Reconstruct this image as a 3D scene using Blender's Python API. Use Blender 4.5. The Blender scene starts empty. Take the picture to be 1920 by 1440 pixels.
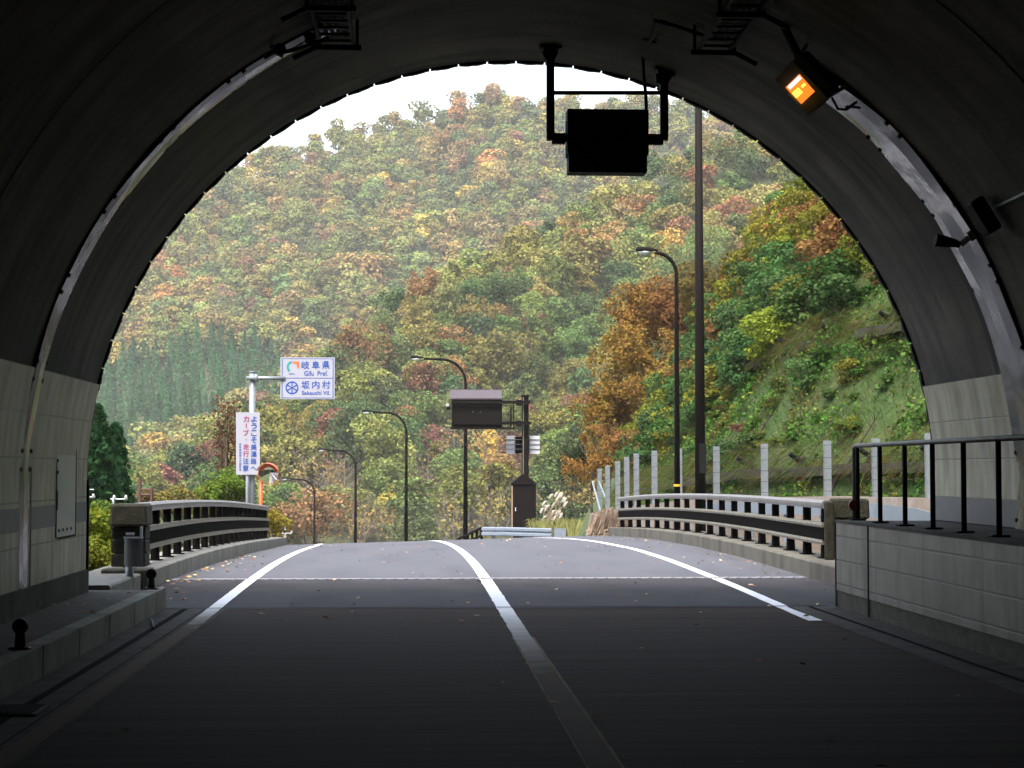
import bpy, math, random
import numpy as np
from mathutils import Vector, Matrix, Euler, noise

random.seed(7)
RNG = np.random.default_rng(11)
scene = bpy.context.scene
COL = scene.collection
R = math.radians

# ------------------------------------------------------------------ camera
F = 3400.0                       # focal length in pixels of the 1920 px wide photograph
CAMZ = 1.58
TH = math.atan(158 / F)
PS = math.atan(180 / F * math.cos(TH))
cam = bpy.data.cameras.new('camera')
cam.sensor_width = 36
cam.lens = F / 1920 * 36
cam.clip_start = 0.05
cam.clip_end = 6000
camo = bpy.data.objects.new('camera', cam)
camo.location = (0, 0, CAMZ)
camo.rotation_euler = (R(90) + TH, 0, -PS)
COL.objects.link(camo)
scene.camera = camo
CR = camo.rotation_euler.to_matrix()


def P(x, y, Y):
    """a point seen at photograph pixel (x, y) standing at distance Y"""
    d = CR @ Vector(((x - 960) / F, (720 - y) / F, -1))
    t = Y / d.y
    return Vector((d.x * t, Y, CAMZ + d.z * t))


CRT = CR.transposed()


def px(p):
    d = CRT @ (Vector(p) - Vector((0, 0, CAMZ)))
    if d.z > -0.1:
        return (-9999, -9999)
    return (960 + F * d.x / -d.z, 720 - F * d.y / -d.z)


# ------------------------------------------------------------------ light
SUN_EL, SUN_AZ = R(60), R(202)      # azimuth clockwise from +Y (north): high and behind the camera
world = bpy.data.worlds.new('World')
scene.world = world
world.use_nodes = True
nt = world.node_tree
bg = nt.nodes['Background']
sky = nt.nodes.new('ShaderNodeTexSky')
sky.sky_type = 'NISHITA'
sky.sun_disc = False
sky.sun_elevation = SUN_EL
sky.sun_rotation = SUN_AZ
sky.dust_density = 3.0
sky.air_density = 1.3
hs = nt.nodes.new('ShaderNodeHueSaturation')
hs.inputs['Saturation'].default_value = 0.55
nt.links.new(sky.outputs[0], hs.inputs['Color'])
nt.links.new(hs.outputs[0], bg.inputs[0])
bg.inputs[1].default_value = 0.15

sl = bpy.data.lights.new('sun', 'SUN')
sl.energy = 1.6
sl.angle = R(22)
sl.color = (1.0, 0.95, 0.86)
so = bpy.data.objects.new('sun', sl)
sd = Vector((math.sin(SUN_AZ) * math.cos(SUN_EL), math.cos(SUN_AZ) * math.cos(SUN_EL), math.sin(SUN_EL)))
so.rotation_euler = sd.to_track_quat('Z', 'Y').to_euler()
so.location = (0, -30, 60)
COL.objects.link(so)

scene.view_settings.view_transform = 'Standard'
scene.view_settings.look = 'None'
scene.view_settings.exposure = 1.92
scene.view_settings.gamma = 1
scene.view_settings.use_curve_mapping = False
scene.render.engine = 'CYCLES'
cy = scene.cycles
cy.use_denoising = True
cy.max_bounces = 8
cy.diffuse_bounces = 5
cy.glossy_bounces = 3
cy.transmission_bounces = 4
cy.transparent_max_bounces = 8
cy.volume_bounces = 1
cy.caustics_reflective = False
cy.caustics_refractive = False


# ------------------------------------------------------------------ materials
def mat(name, color, rough=0.8, metal=0.0, var=0.25, scale=6.0, bump=0.0, bscale=40.0, stretch=(1, 1, 1), dirt=None, dirt_amt=0.0, dirt_scale=2.0, spec=0.4):
    m = bpy.data.materials.new(name)
    m.use_nodes = True
    n, l = m.node_tree.nodes, m.node_tree.links
    b = n['Principled BSDF']
    b.inputs['Roughness'].default_value = rough
    b.inputs['Metallic'].default_value = metal
    b.inputs['Specular IOR Level'].default_value = spec
    tc = n.new('ShaderNodeTexCoord')
    mp = n.new('ShaderNodeMapping')
    mp.inputs['Scale'].default_value = stretch
    l.new(tc.outputs['Object'], mp.inputs['Vector'])
    nz = n.new('ShaderNodeTexNoise')
    nz.inputs['Scale'].default_value = scale
    nz.inputs['Detail'].default_value = 8
    nz.inputs['Roughness'].default_value = 0.65
    l.new(mp.outputs[0], nz.inputs['Vector'])
    mr = n.new('ShaderNodeMapRange')
    mr.inputs['From Min'].default_value = 0.25
    mr.inputs['From Max'].default_value = 0.75
    mr.inputs['To Min'].default_value = 1 - var
    mr.inputs['To Max'].default_value = 1 + var
    l.new(nz.outputs['Fac'], mr.inputs['Value'])
    mx = n.new('ShaderNodeMix')
    mx.data_type = 'RGBA'
    mx.blend_type = 'MULTIPLY'
    mx.inputs['Factor'].default_value = 1
    mx.inputs['A'].default_value = (*color, 1)
    l.new(mr.outputs[0], mx.inputs['B'])
    out = mx.outputs['Result']
    if dirt is not None:
        n2 = n.new('ShaderNodeTexNoise')
        n2.inputs['Scale'].default_value = dirt_scale
        n2.inputs['Detail'].default_value = 6
        l.new(mp.outputs[0], n2.inputs['Vector'])
        rp = n.new('ShaderNodeMapRange')
        rp.inputs['From Min'].default_value = 0.45
        rp.inputs['From Max'].default_value = 0.7
        rp.inputs['To Max'].default_value = dirt_amt
        l.new(n2.outputs['Fac'], rp.inputs['Value'])
        m2 = n.new('ShaderNodeMix')
        m2.data_type = 'RGBA'
        l.new(rp.outputs[0], m2.inputs['Factor'])
        l.new(out, m2.inputs['A'])
        m2.inputs['B'].default_value = (*dirt, 1)
        out = m2.outputs['Result']
    l.new(out, b.inputs['Base Color'])
    if bump:
        nb = n.new('ShaderNodeTexNoise')
        nb.inputs['Scale'].default_value = bscale
        nb.inputs['Detail'].default_value = 5
        l.new(mp.outputs[0], nb.inputs['Vector'])
        bp = n.new('ShaderNodeBump')
        bp.inputs['Strength'].default_value = bump
        bp.inputs['Distance'].default_value = 0.02
        l.new(nb.outputs['Fac'], bp.inputs['Height'])
        l.new(bp.outputs[0], b.inputs['Normal'])
    m['out'] = 0
    return m


def leaf_mat(name, src, trans=0.35, var=0.45):
    """foliage: src 'OBJECT' takes the object's own colour, else a colour attribute of the mesh"""
    m = bpy.data.materials.new(name)
    m.use_nodes = True
    n, l = m.node_tree.nodes, m.node_tree.links
    n.remove(n['Principled BSDF'])
    if src == 'OBJECT':
        oi = n.new('ShaderNodeObjectInfo')
        base = oi.outputs['Color']
    else:
        at = n.new('ShaderNodeAttribute')
        at.attribute_name = src
        base = at.outputs['Color']
    g = n.new('ShaderNodeNewGeometry')
    mr = n.new('ShaderNodeMapRange')
    mr.inputs['To Min'].default_value = 1 - var
    mr.inputs['To Max'].default_value = 1 + var
    l.new(g.outputs['Random Per Island'], mr.inputs['Value'])
    hsn = n.new('ShaderNodeHueSaturation')
    mh = n.new('ShaderNodeMapRange')
    mh.inputs['To Min'].default_value = 0.475
    mh.inputs['To Max'].default_value = 0.525
    mul = n.new('ShaderNodeMath')
    mul.operation = 'MULTIPLY'
    mul.inputs[1].default_value = 17.31
    fr = n.new('ShaderNodeMath')
    fr.operation = 'FRACT'
    l.new(g.outputs['Random Per Island'], mul.inputs[0])
    l.new(mul.outputs[0], fr.inputs[0])
    l.new(fr.outputs[0], mh.inputs['Value'])
    l.new(mh.outputs[0], hsn.inputs['Hue'])
    l.new(mr.outputs[0], hsn.inputs['Value'])
    l.new(base, hsn.inputs['Color'])
    d = n.new('ShaderNodeBsdfDiffuse')
    t = n.new('ShaderNodeBsdfTranslucent')
    ms = n.new('ShaderNodeMixShader')
    ms.inputs[0].default_value = trans
    l.new(hsn.outputs[0], d.inputs['Color'])
    l.new(hsn.outputs[0], t.inputs['Color'])
    l.new(d.outputs[0], ms.inputs[1])
    l.new(t.outputs[0], ms.inputs[2])
    l.new(ms.outputs[0], n['Material Output'].inputs['Surface'])
    return m


def brick_mat(name, c1, mortar, bw, rh, ms=0.012, rough=0.5, axes='YZ', dirt=None, dirt_amt=0.5, offset=0.0):
    """tiled wall cladding, laid out on the object's own axes"""
    m = bpy.data.materials.new(name)
    m.use_nodes = True
    n, l = m.node_tree.nodes, m.node_tree.links
    b = n['Principled BSDF']
    b.inputs['Roughness'].default_value = rough
    tc = n.new('ShaderNodeTexCoord')
    sp = n.new('ShaderNodeSeparateXYZ')
    cb = n.new('ShaderNodeCombineXYZ')
    l.new(tc.outputs['Object'], sp.inputs[0])
    l.new(sp.outputs[axes[0]], cb.inputs[0])
    l.new(sp.outputs[axes[1]], cb.inputs[1])
    br = n.new('ShaderNodeTexBrick')
    br.offset = offset
    br.inputs['Scale'].default_value = 1
    br.inputs['Mortar Size'].default_value = ms
    br.inputs['Mortar Smooth'].default_value = 0.2
    br.inputs['Brick Width'].default_value = bw
    br.inputs['Row Height'].default_value = rh
    br.inputs['Color1'].default_value = (*c1, 1)
    br.inputs['Color2'].default_value = (*[v * 0.86 for v in c1], 1)
    br.inputs['Mortar'].default_value = (*mortar, 1)
    l.new(cb.outputs[0], br.inputs['Vector'])
    mp = n.new('ShaderNodeMapping')
    mp.inputs['Scale'].default_value = (3, 3, 0.9)
    l.new(tc.outputs['Object'], mp.inputs['Vector'])
    nz = n.new('ShaderNodeTexNoise')
    nz.inputs['Scale'].default_value = 1.6
    nz.inputs['Detail'].default_value = 8
    l.new(mp.outputs[0], nz.inputs['Vector'])
    mr = n.new('ShaderNodeMapRange')
    mr.inputs['From Min'].default_value = 0.35
    mr.inputs['From Max'].default_value = 0.72
    mr.inputs['To Max'].default_value = dirt_amt
    l.new(nz.outputs['Fac'], mr.inputs['Value'])
    mx = n.new('ShaderNodeMix')
    mx.data_type = 'RGBA'
    l.new(mr.outputs[0], mx.inputs['Factor'])
    l.new(br.outputs['Color'], mx.inputs['A'])
    mx.inputs['B'].default_value = (*(dirt or [v * 0.5 for v in c1]), 1)
    l.new(mx.outputs['Result'], b.inputs['Base Color'])
    bp = n.new('ShaderNodeBump')
    bp.inputs['Strength'].default_value = 0.4
    bp.inputs['Distance'].default_value = 0.01
    bp.invert = True
    l.new(br.outputs['Fac'], bp.inputs['Height'])
    l.new(bp.outputs[0], b.inputs['Normal'])
    return m


def emit(name, color, s):
    m = bpy.data.materials.new(name)
    m.use_nodes = True
    n, l = m.node_tree.nodes, m.node_tree.links
    n.remove(n['Principled BSDF'])
    e = n.new('ShaderNodeEmission')
    e.inputs[0].default_value = (*color, 1)
    e.inputs[1].default_value = s
    l.new(e.outputs[0], n['Material Output'].inputs['Surface'])
    return m


M = {}
M['asphalt'] = mat('asphalt', (0.078, 0.078, 0.092), 0.75, var=0.22, scale=90, bump=0.35, bscale=180, dirt=(0.058, 0.058, 0.068), dirt_amt=0.85, dirt_scale=1.0, stretch=(1, 0.2, 1))
M['slab'] = mat('slab_asphalt', (0.054, 0.05, 0.055), 0.9, spec=0.12, var=0.3, scale=40, bump=0.3, bscale=120, dirt=(0.036, 0.034, 0.037), dirt_amt=0.9, dirt_scale=1.3, stretch=(1, 0.35, 1))
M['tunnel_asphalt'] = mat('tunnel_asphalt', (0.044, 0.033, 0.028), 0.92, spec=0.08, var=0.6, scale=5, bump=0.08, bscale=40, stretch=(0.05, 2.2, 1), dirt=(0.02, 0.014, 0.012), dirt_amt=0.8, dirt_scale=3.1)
M['paint'] = mat('road_paint', (0.86, 0.86, 0.88), 0.6, var=0.08, scale=30, dirt=(0.35, 0.34, 0.33), dirt_amt=0.3, dirt_scale=9)
M['dirty_paint'] = mat('dirty_road_paint', (0.27, 0.21, 0.14), 0.9, spec=0.1, var=0.3, scale=25, dirt=(0.1, 0.08, 0.07), dirt_amt=0.7, dirt_scale=5)
M['gutter'] = mat('gutter_concrete', (0.075, 0.07, 0.064), 0.92, spec=0.12, var=0.3, scale=14, bump=0.3, bscale=70, dirt=(0.03, 0.027, 0.025), dirt_amt=0.7, dirt_scale=3)
M['rungs'] = mat('dull_rack_steel', (0.022, 0.023, 0.024), 0.7, var=0.2, spec=0.15)
M['slot'] = mat('drain_slot_dark', (0.008, 0.008, 0.008), 0.95, var=0.3, spec=0.02)
M['concrete'] = mat('kerb_concrete', (0.23, 0.22, 0.195), 0.9, var=0.25, scale=8, bump=0.4, bscale=60, dirt=(0.12, 0.11, 0.09), dirt_amt=0.7, dirt_scale=2.2, stretch=(1, 1, 0.5))
M['stained'] = mat('stained_kerb_concrete', (0.12, 0.11, 0.09), 0.92, var=0.3, scale=8, bump=0.4, bscale=60, dirt=(0.05, 0.045, 0.035), dirt_amt=0.75, dirt_scale=2.0, stretch=(1, 1, 0.5))
M['lichen'] = mat('lichen_concrete', (0.035, 0.033, 0.024), 0.95, spec=0.1, var=0.5, scale=11, bump=0.8, bscale=35, dirt=(0.02, 0.022, 0.014), dirt_amt=0.9, dirt_scale=6)
M['mossy'] = mat('weathered_concrete', (0.075, 0.07, 0.05), 0.92, var=0.35, scale=9, bump=0.6, bscale=45, dirt=(0.045, 0.045, 0.03), dirt_amt=0.85, dirt_scale=5)
M['soot'] = mat('sooty_lining_concrete', (0.09, 0.077, 0.064), 0.9, var=0.5, scale=1.2, bump=0.25, bscale=30, stretch=(1, 0.3, 1), dirt=(0.03, 0.026, 0.022), dirt_amt=0.9, dirt_scale=0.9)
def streaks(m, col, amt, sc, lo=0.5, hi=0.72):
    n, l = m.node_tree.nodes, m.node_tree.links
    b = n['Principled BSDF']
    old = b.inputs['Base Color'].links[0].from_socket
    tc = n.new('ShaderNodeTexCoord')
    mp = n.new('ShaderNodeMapping')
    mp.inputs['Scale'].default_value = sc
    l.new(tc.outputs['Object'], mp.inputs['Vector'])
    nz = n.new('ShaderNodeTexNoise')
    nz.inputs['Scale'].default_value = 1.0
    nz.inputs['Detail'].default_value = 9
    nz.inputs['Roughness'].default_value = 0.6
    l.new(mp.outputs[0], nz.inputs['Vector'])
    mr = n.new('ShaderNodeMapRange')
    mr.inputs['From Min'].default_value = lo
    mr.inputs['From Max'].default_value = hi
    mr.inputs['To Max'].default_value = amt
    l.new(nz.outputs['Fac'], mr.inputs['Value'])
    mx = n.new('ShaderNodeMix')
    mx.data_type = 'RGBA'
    l.new(mr.outputs[0], mx.inputs['Factor'])
    l.new(old, mx.inputs['A'])
    mx.inputs['B'].default_value = (*col, 1)
    l.new(mx.outputs['Result'], b.inputs['Base Color'])


streaks(M['soot'], (0.02, 0.016, 0.013), 0.9, (0.5, 2.6, 0.35), 0.45, 0.62)
streaks(M['soot'], (0.15, 0.135, 0.118), 0.6, (0.6, 4.5, 0.4), 0.58, 0.75)
M['walk'] = mat('walkway_concrete', (0.085, 0.08, 0.072), 0.93, spec=0.15, var=0.35, scale=5, bump=0.3, bscale=60, dirt=(0.035, 0.032, 0.03), dirt_amt=0.7, dirt_scale=1.5)
M['tile_side'] = brick_mat('cream_wall_cladding', (0.43, 0.405, 0.32), (0.12, 0.11, 0.085), 1.5, 0.42, 0.008, 0.45, 'YZ', (0.15, 0.13, 0.05), 0.8)
M['tile_low'] = brick_mat('walkway_wall_cladding', (0.2, 0.175, 0.148), (0.02, 0.02, 0.02), 1.8, 0.27, 0.011, 0.5, 'YZ', (0.1, 0.083, 0.065), 0.7)
streaks(M['tile_side'], (0.11, 0.1, 0.07), 0.75, (1, 3.5, 0.5), 0.5, 0.7)
streaks(M['tile_low'], (0.05, 0.042, 0.034), 0.8, (1, 2.5, 0.9), 0.48, 0.68)
M['band'] = mat('grey_band_paint', (0.1, 0.105, 0.12), 0.5, var=0.15, scale=4)
M['white_panel'] = mat('white_painted_steel', (0.4, 0.4, 0.37), 0.45, var=0.06, scale=3)
M['black'] = mat('black_painted_steel', (0.01, 0.01, 0.011), 0.75, var=0.3, spec=0.12)
M['rubber'] = mat('black_rubber', (0.018, 0.018, 0.018), 0.7, var=0.3)
M['cover'] = mat('grey_joint_cover', (0.11, 0.11, 0.125), 0.13, var=0.08, scale=2, bump=0.7, bscale=1.6)
M['brown'] = mat('dark_brown_steel', (0.008, 0.0055, 0.005), 0.7, spec=0.12, var=0.2, scale=12)
M['rail'] = mat('railing_brown_steel', (0.006, 0.005, 0.005), 0.9, var=0.35, scale=10, spec=0.03)
M['railtop'] = mat('weathered_alloy_rail', (0.21, 0.195, 0.2), 0.45, metal=0.5, var=0.2, scale=14, dirt=(0.16, 0.14, 0.11), dirt_amt=0.6, dirt_scale=4)
M['railmid'] = mat('weathered_bronze_rail', (0.2, 0.18, 0.14), 0.48, metal=0.4, var=0.25, scale=14, dirt=(0.1, 0.09, 0.07), dirt_amt=0.6, dirt_scale=4)
M['galv'] = mat('galvanised_steel', (0.26, 0.285, 0.32), 0.45, metal=0.4, var=0.2, scale=18)
M['oldgalv'] = mat('dull_pipe', (0.13, 0.12, 0.115), 0.55, metal=0.3, var=0.35, scale=9, dirt=(0.04, 0.03, 0.025), dirt_amt=0.8, dirt_scale=3)
M['guard'] = mat('white_guardrail_steel', (0.2, 0.235, 0.29), 0.45, metal=0.1, var=0.1, scale=8, dirt=(0.3, 0.3, 0.3), dirt_amt=0.4, dirt_scale=4)
M['signwhite'] = mat('sign_white_sheet', (0.38, 0.38, 0.45), 0.5, var=0.03)
M['signblue'] = mat('sign_blue_print', (0.012, 0.07, 0.36), 0.5, var=0.05)
M['signred'] = mat('sign_magenta_print', (0.34, 0.02, 0.13), 0.5, var=0.05)
M['signteal'] = mat('sign_teal_print', (0.02, 0.3, 0.28), 0.5, var=0.05)
M['signorange'] = mat('sign_orange_print', (0.75, 0.16, 0.05), 0.5, var=0.05)
M['orange'] = mat('mirror_orange_paint', (0.75, 0.1, 0.02), 0.4, var=0.1)
M['mirror'] = mat('mirror_face', (0.86, 0.86, 0.86), 0.02, metal=1.0, var=0.0)
M['roofgrey'] = mat('grey_roof_sheet', (0.085, 0.073, 0.085), 0.7, spec=0.2, var=0.12, scale=8)
M['plate'] = mat('pale_grey_plate', (0.6, 0.6, 0.66), 0.45, var=0.08)
M['amber'] = mat('amber_reflector', (0.4, 0.09, 0.02), 0.35, var=0.3)
M['teeth'] = mat('worn_steel_teeth', (0.33, 0.33, 0.36), 0.6, var=0.3, scale=9)
M['yellow'] = mat('yellow_band_tape', (0.7, 0.42, 0.03), 0.5, var=0.1)
M['ceramic'] = mat('white_insulator', (0.4, 0.4, 0.39), 0.25, var=0.03)
M['lens_off'] = mat('lamp_lens', (0.75, 0.78, 0.8), 0.2, var=0.03)
M['glass_grey'] = mat('lamp_glass_unlit', (0.3, 0.31, 0.33), 0.15, var=0.1)
M['sodium'] = emit('lit_sodium_glass', (1.0, 0.2, 0.02), 0.42)
M['bulb'] = emit('lit_sodium_bulb', (1.0, 0.5, 0.03), 1.6)
M['bark'] = mat('bark', (0.11, 0.085, 0.065), 0.9, var=0.35, scale=6, bump=0.4, bscale=20, stretch=(1, 1, 0.3))
M['twig'] = mat('grey_twigs', (0.17, 0.14, 0.12), 0.9, var=0.3, scale=3)
M['deadgrass'] = mat('dead_brown_grass', (0.25, 0.18, 0.13), 0.9, var=0.4, scale=9)
M['wood'] = mat('weathered_wood', (0.3, 0.22, 0.16), 0.85, var=0.3, scale=12)
M['plume'] = mat('silver_plume', (0.36, 0.33, 0.27), 0.9, var=0.2, scale=8)
M['soil'] = mat('hill_soil', (0.05, 0.055, 0.02), 0.95, var=0.4, scale=0.25, bump=0.6, bscale=2, dirt=(0.04, 0.045, 0.02), dirt_amt=0.6, dirt_scale=0.05)
M['grassground'] = mat('grassy_ground', (0.05, 0.07, 0.02), 0.95, var=0.4, scale=3, bump=0.6, bscale=9, dirt=(0.15, 0.11, 0.05), dirt_amt=0.6, dirt_scale=0.9)
M['slope'] = mat('slope_turf', (0.04, 0.068, 0.014), 0.95, var=0.45, scale=4, bump=0.8, bscale=9, dirt=(0.075, 0.07, 0.025), dirt_amt=0.6, dirt_scale=1.1)
M['frame'] = mat('slope_frame_concrete', (0.05, 0.044, 0.034), 0.95, var=0.35, scale=7, bump=0.6, bscale=20, dirt=(0.04, 0.045, 0.02), dirt_amt=0.9, dirt_scale=2.5)
M['pinkwall'] = mat('pinkish_concrete', (0.24, 0.2, 0.175), 0.9, var=0.25, scale=6, bump=0.3, dirt=(0.2, 0.13, 0.09), dirt_amt=0.7, dirt_scale=1.6)
M['leaf'] = leaf_mat('leaf_by_tree', 'OBJECT', 0.28, 0.35)
M['leafattr'] = leaf_mat('leaf_by_wood', 'Col', 0.2, 0.25)
M['blade'] = leaf_mat('grass_blades', 'Col', 0.3, 0.35)
M['litter'] = leaf_mat('fallen_leaf', 'Col', 0.1, 0.4)


def wear_falloff_paint(name, y_dirty_dim, y_clean_bright):  # grime plus the light falloff into the tunnel, both painted along Y
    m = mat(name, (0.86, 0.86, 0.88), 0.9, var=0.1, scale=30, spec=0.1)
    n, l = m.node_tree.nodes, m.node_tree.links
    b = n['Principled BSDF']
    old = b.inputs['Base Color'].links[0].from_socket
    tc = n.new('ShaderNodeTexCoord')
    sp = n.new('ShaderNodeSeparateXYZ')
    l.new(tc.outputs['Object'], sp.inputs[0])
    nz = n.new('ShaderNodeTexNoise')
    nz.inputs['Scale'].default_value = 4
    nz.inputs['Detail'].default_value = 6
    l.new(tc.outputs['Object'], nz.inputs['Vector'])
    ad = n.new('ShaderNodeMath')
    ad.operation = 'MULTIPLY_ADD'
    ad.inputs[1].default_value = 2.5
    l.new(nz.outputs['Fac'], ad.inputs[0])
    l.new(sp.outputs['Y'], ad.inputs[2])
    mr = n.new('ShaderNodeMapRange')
    mr.inputs['From Min'].default_value = y_dirty_dim + 1.25
    mr.inputs['From Max'].default_value = y_clean_bright + 1.25
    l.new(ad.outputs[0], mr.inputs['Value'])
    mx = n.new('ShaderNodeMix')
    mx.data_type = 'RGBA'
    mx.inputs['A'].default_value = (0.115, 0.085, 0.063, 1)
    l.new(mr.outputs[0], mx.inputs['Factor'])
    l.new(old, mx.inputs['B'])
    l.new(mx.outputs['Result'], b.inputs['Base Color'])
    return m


M['worn_paint'] = wear_falloff_paint('tyre_worn_paint', 14.0, 20.5)
M['worn_paint_edge'] = wear_falloff_paint('worn_edge_paint', 18.2, 21.5)


# ------------------------------------------------------------------ mesh builder
def root_loc(o):
    while o is not None and o.parent is not None:
        o = o.parent
    return Vector(o.location) if o is not None else Vector((0, 0, 0))


class MB:
    def __init__(self):
        self.v, self.f, self.m = [], [], []

    def quadstrip(self, a, b, mi=0):
        k = len(self.v)
        n = len(a)
        self.v += [tuple(p) for p in a] + [tuple(p) for p in b]
        for i in range(n - 1):
            self.f.append((k + i, k + i + 1, k + n + i + 1, k + n + i))
            self.m.append(mi)

    def face(self, pts, mi=0):
        k = len(self.v)
        self.v += [tuple(p) for p in pts]
        self.f.append(tuple(range(k, k + len(pts))))
        self.m.append(mi)

    def box(self, c, s, rot=None, mi=0, taper=1.0, bev=0.0):
        c = Vector(c)
        hx, hy, hz = s[0] / 2, s[1] / 2, s[2] / 2
        b = min(bev, hx * 0.9, hy * 0.9)
        if b > 0:
            ring = [(-hx + b, -hy), (hx - b, -hy), (hx, -hy + b), (hx, hy - b), (hx - b, hy), (-hx + b, hy), (-hx, hy - b), (-hx, -hy + b)]
            bz = min(b, hz * 0.9)
            lv = [(-hz, 1 - bz / max(hx, hy)), (-hz + bz, 1), (hz - bz, taper), (hz, taper * (1 - bz / max(hx, hy)))]
        else:
            ring = [(-hx, -hy), (hx, -hy), (hx, hy), (-hx, hy)]
            lv = [(-hz, 1), (hz, taper)]
        k = len(self.v)
        n = len(ring)
        for z, t in lv:
            for x, y in ring:
                p = Vector((x * t, y * t, z))
                if rot is not None:
                    p = rot @ p
                self.v.append(tuple(p + c))
        for j in range(len(lv) - 1):
            for i in range(n):
                self.f.append((k + j * n + i, k + j * n + (i + 1) % n, k + (j + 1) * n + (i + 1) % n, k + (j + 1) * n + i))
                self.m.append(mi)
        self.f.append(tuple(k + i for i in reversed(range(n))))
        self.m.append(mi)
        self.f.append(tuple(k + (len(lv) - 1) * n + i for i in range(n)))
        self.m.append(mi)
        return self

    def tube(self, pts, r, seg=8, mi=0, cap=True):
        pts = [Vector(p) for p in pts]
        rs = r if isinstance(r, (list, tuple)) else [r] * len(pts)
        k = len(self.v)
        up = Vector((0, 0, 1))
        prev = None
        for i, p in enumerate(pts):
            t = (pts[min(i + 1, len(pts) - 1)] - pts[max(i - 1, 0)]).normalized()
            a = t.cross(up)
            if a.length < 0.05:
                a = t.cross(Vector((0, 1, 0)))
            a.normalize()
            if prev is not None and a.dot(prev) < 0:
                a = -a
            prev = a
            b = a.cross(t).normalized()
            for j in range(seg):
                an = 2 * math.pi * j / seg
                self.v.append(tuple(p + (a * math.cos(an) + b * math.sin(an)) * rs[i]))
        for i in range(len(pts) - 1):
            for j in range(seg):
                self.f.append((k + i * seg + j, k + i * seg + (j + 1) % seg, k + (i + 1) * seg + (j + 1) % seg, k + (i + 1) * seg + j))
                self.m.append(mi)
        if cap:
            self.f.append(tuple(k + j for j in reversed(range(seg))))
            self.m.append(mi)
            self.f.append(tuple(k + (len(pts) - 1) * seg + j for j in range(seg)))
            self.m.append(mi)
        return self

    def profile(self, path, prof, mi=0, closed=True, side=None):
        """sweep a profile of (sideways, up) offsets along a path; sideways is horizontal"""
        path = [Vector(p) for p in path]
        k = len(self.v)
        n = len(prof)
        for i, p in enumerate(path):
            t = path[min(i + 1, len(path) - 1)] - path[max(i - 1, 0)]
            t.z = 0
            t.normalize()
            s = Vector((t.y, -t.x, 0))
            for a, b in prof:
                self.v.append(tuple(p + s * a + Vector((0, 0, b))))
        m = n if closed else n - 1
        for i in range(len(path) - 1):
            for j in range(m):
                self.f.append((k + i * n + j, k + (i + 1) * n + j, k + (i + 1) * n + (j + 1) % n, k + i * n + (j + 1) % n))
                self.m.append(mi)
        if closed:
            self.f.append(tuple(k + j for j in range(n)))
            self.m.append(mi)
            self.f.append(tuple(k + (len(path) - 1) * n + j for j in reversed(range(n))))
            self.m.append(mi)
        return self

    def extrude(self, outline, p0, ax, ay, az, depth, mi=0):
        """a 2-D outline in (ax, ay) pulled along az"""
        k = len(self.v)
        n = len(outline)
        p0 = Vector(p0)
        for d in (0, depth):
            for a, b in outline:
                self.v.append(tuple(p0 + ax * a + ay * b + az * d))
        for i in range(n):
            self.f.append((k + i, k + (i + 1) % n, k + n + (i + 1) % n, k + n + i))
            self.m.append(mi)
        self.f.append(tuple(k + i for i in reversed(range(n))))
        self.m.append(mi)
        self.f.append(tuple(k + n + i for i in range(n)))
        self.m.append(mi)
        return self

    def build(self, name, mats, parent=None, smooth=False):
        me = bpy.data.meshes.new(name)
        o3 = root_loc(parent)
        me.from_pydata([(v[0] - o3.x, v[1] - o3.y, v[2] - o3.z) for v in self.v], [], self.f)
        if not isinstance(mats, (list, tuple)):
            mats = [mats]
        for m_ in mats:
            me.materials.append(m_)
        me.polygons.foreach_set('material_index', self.m)
        if smooth:
            me.polygons.foreach_set('use_smooth', [True] * len(self.f))
        me.update()
        o = bpy.data.objects.new(name, me)
        COL.objects.link(o)
        if parent is not None:
            o.parent = parent
        return o


def tag(o, label, cat, group=None, kind=None):
    o['label'] = label
    o['category'] = cat
    if group:
        o['group'] = group
    if kind:
        o['kind'] = kind
    return o


def thing(name, label, cat, loc=(0, 0, 0), group=None):
    o = bpy.data.objects.new(name, None)
    COL.objects.link(o)
    o.location = loc
    return tag(o, label, cat, group)


def struct(o, label, cat):
    return tag(o, label, cat, None, 'structure')


def copy_thing(o, loc, parent=None):
    c = o.copy()
    COL.objects.link(c)
    if parent is None:
        c.location = loc
    else:
        c.parent = parent
    for ch in list(o.children):
        copy_thing(ch, None, c)
    return c


# ------------------------------------------------------------------ layout of road and land
def ss(a, b, x):
    t = max(0.0, min(1.0, (x - a) / (b - a)))
    return t * t * (3 - 2 * t)


def Xc(Y):
    if Y < 28:
        return 1.0
    if Y < 57:
        return 1.0 - 0.000595 * (Y - 28) ** 2
    return float(np.interp(Y, [57, 62, 70, 77, 95, 112, 130, 160, 400], [0.5, 0.05, -1.4, -2.8, -5.7, -8.8, -12.5, -19, -80]))


def zr(X, Y):
    k = 0.00056
    if Y < 22:
        z = 0.0
    elif Y < 75:
        z = -k * (Y - 22) ** 2
    else:
        z = -k * 53 ** 2 - 2 * k * 53 * (Y - 75)
    return z + 0.028 * ss(26, 50, Y) * max(-6, min(6, X - Xc(Y)))


def XL(Y):
    if Y > 58:
        return Xc(Y) - 4.6
    return float(np.interp(Y, [20, 35, 48, 58], [-3.5, -3.5, -3.68, -4.1]))


def XR(Y):
    if Y > 58:
        return Xc(Y) + 4.6
    return float(np.interp(Y, [20, 26, 33, 38, 45, 52, 58], [5.64, 5.72, 5.92, 5.93, 5.79, 5.53, 5.18]))


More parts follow.
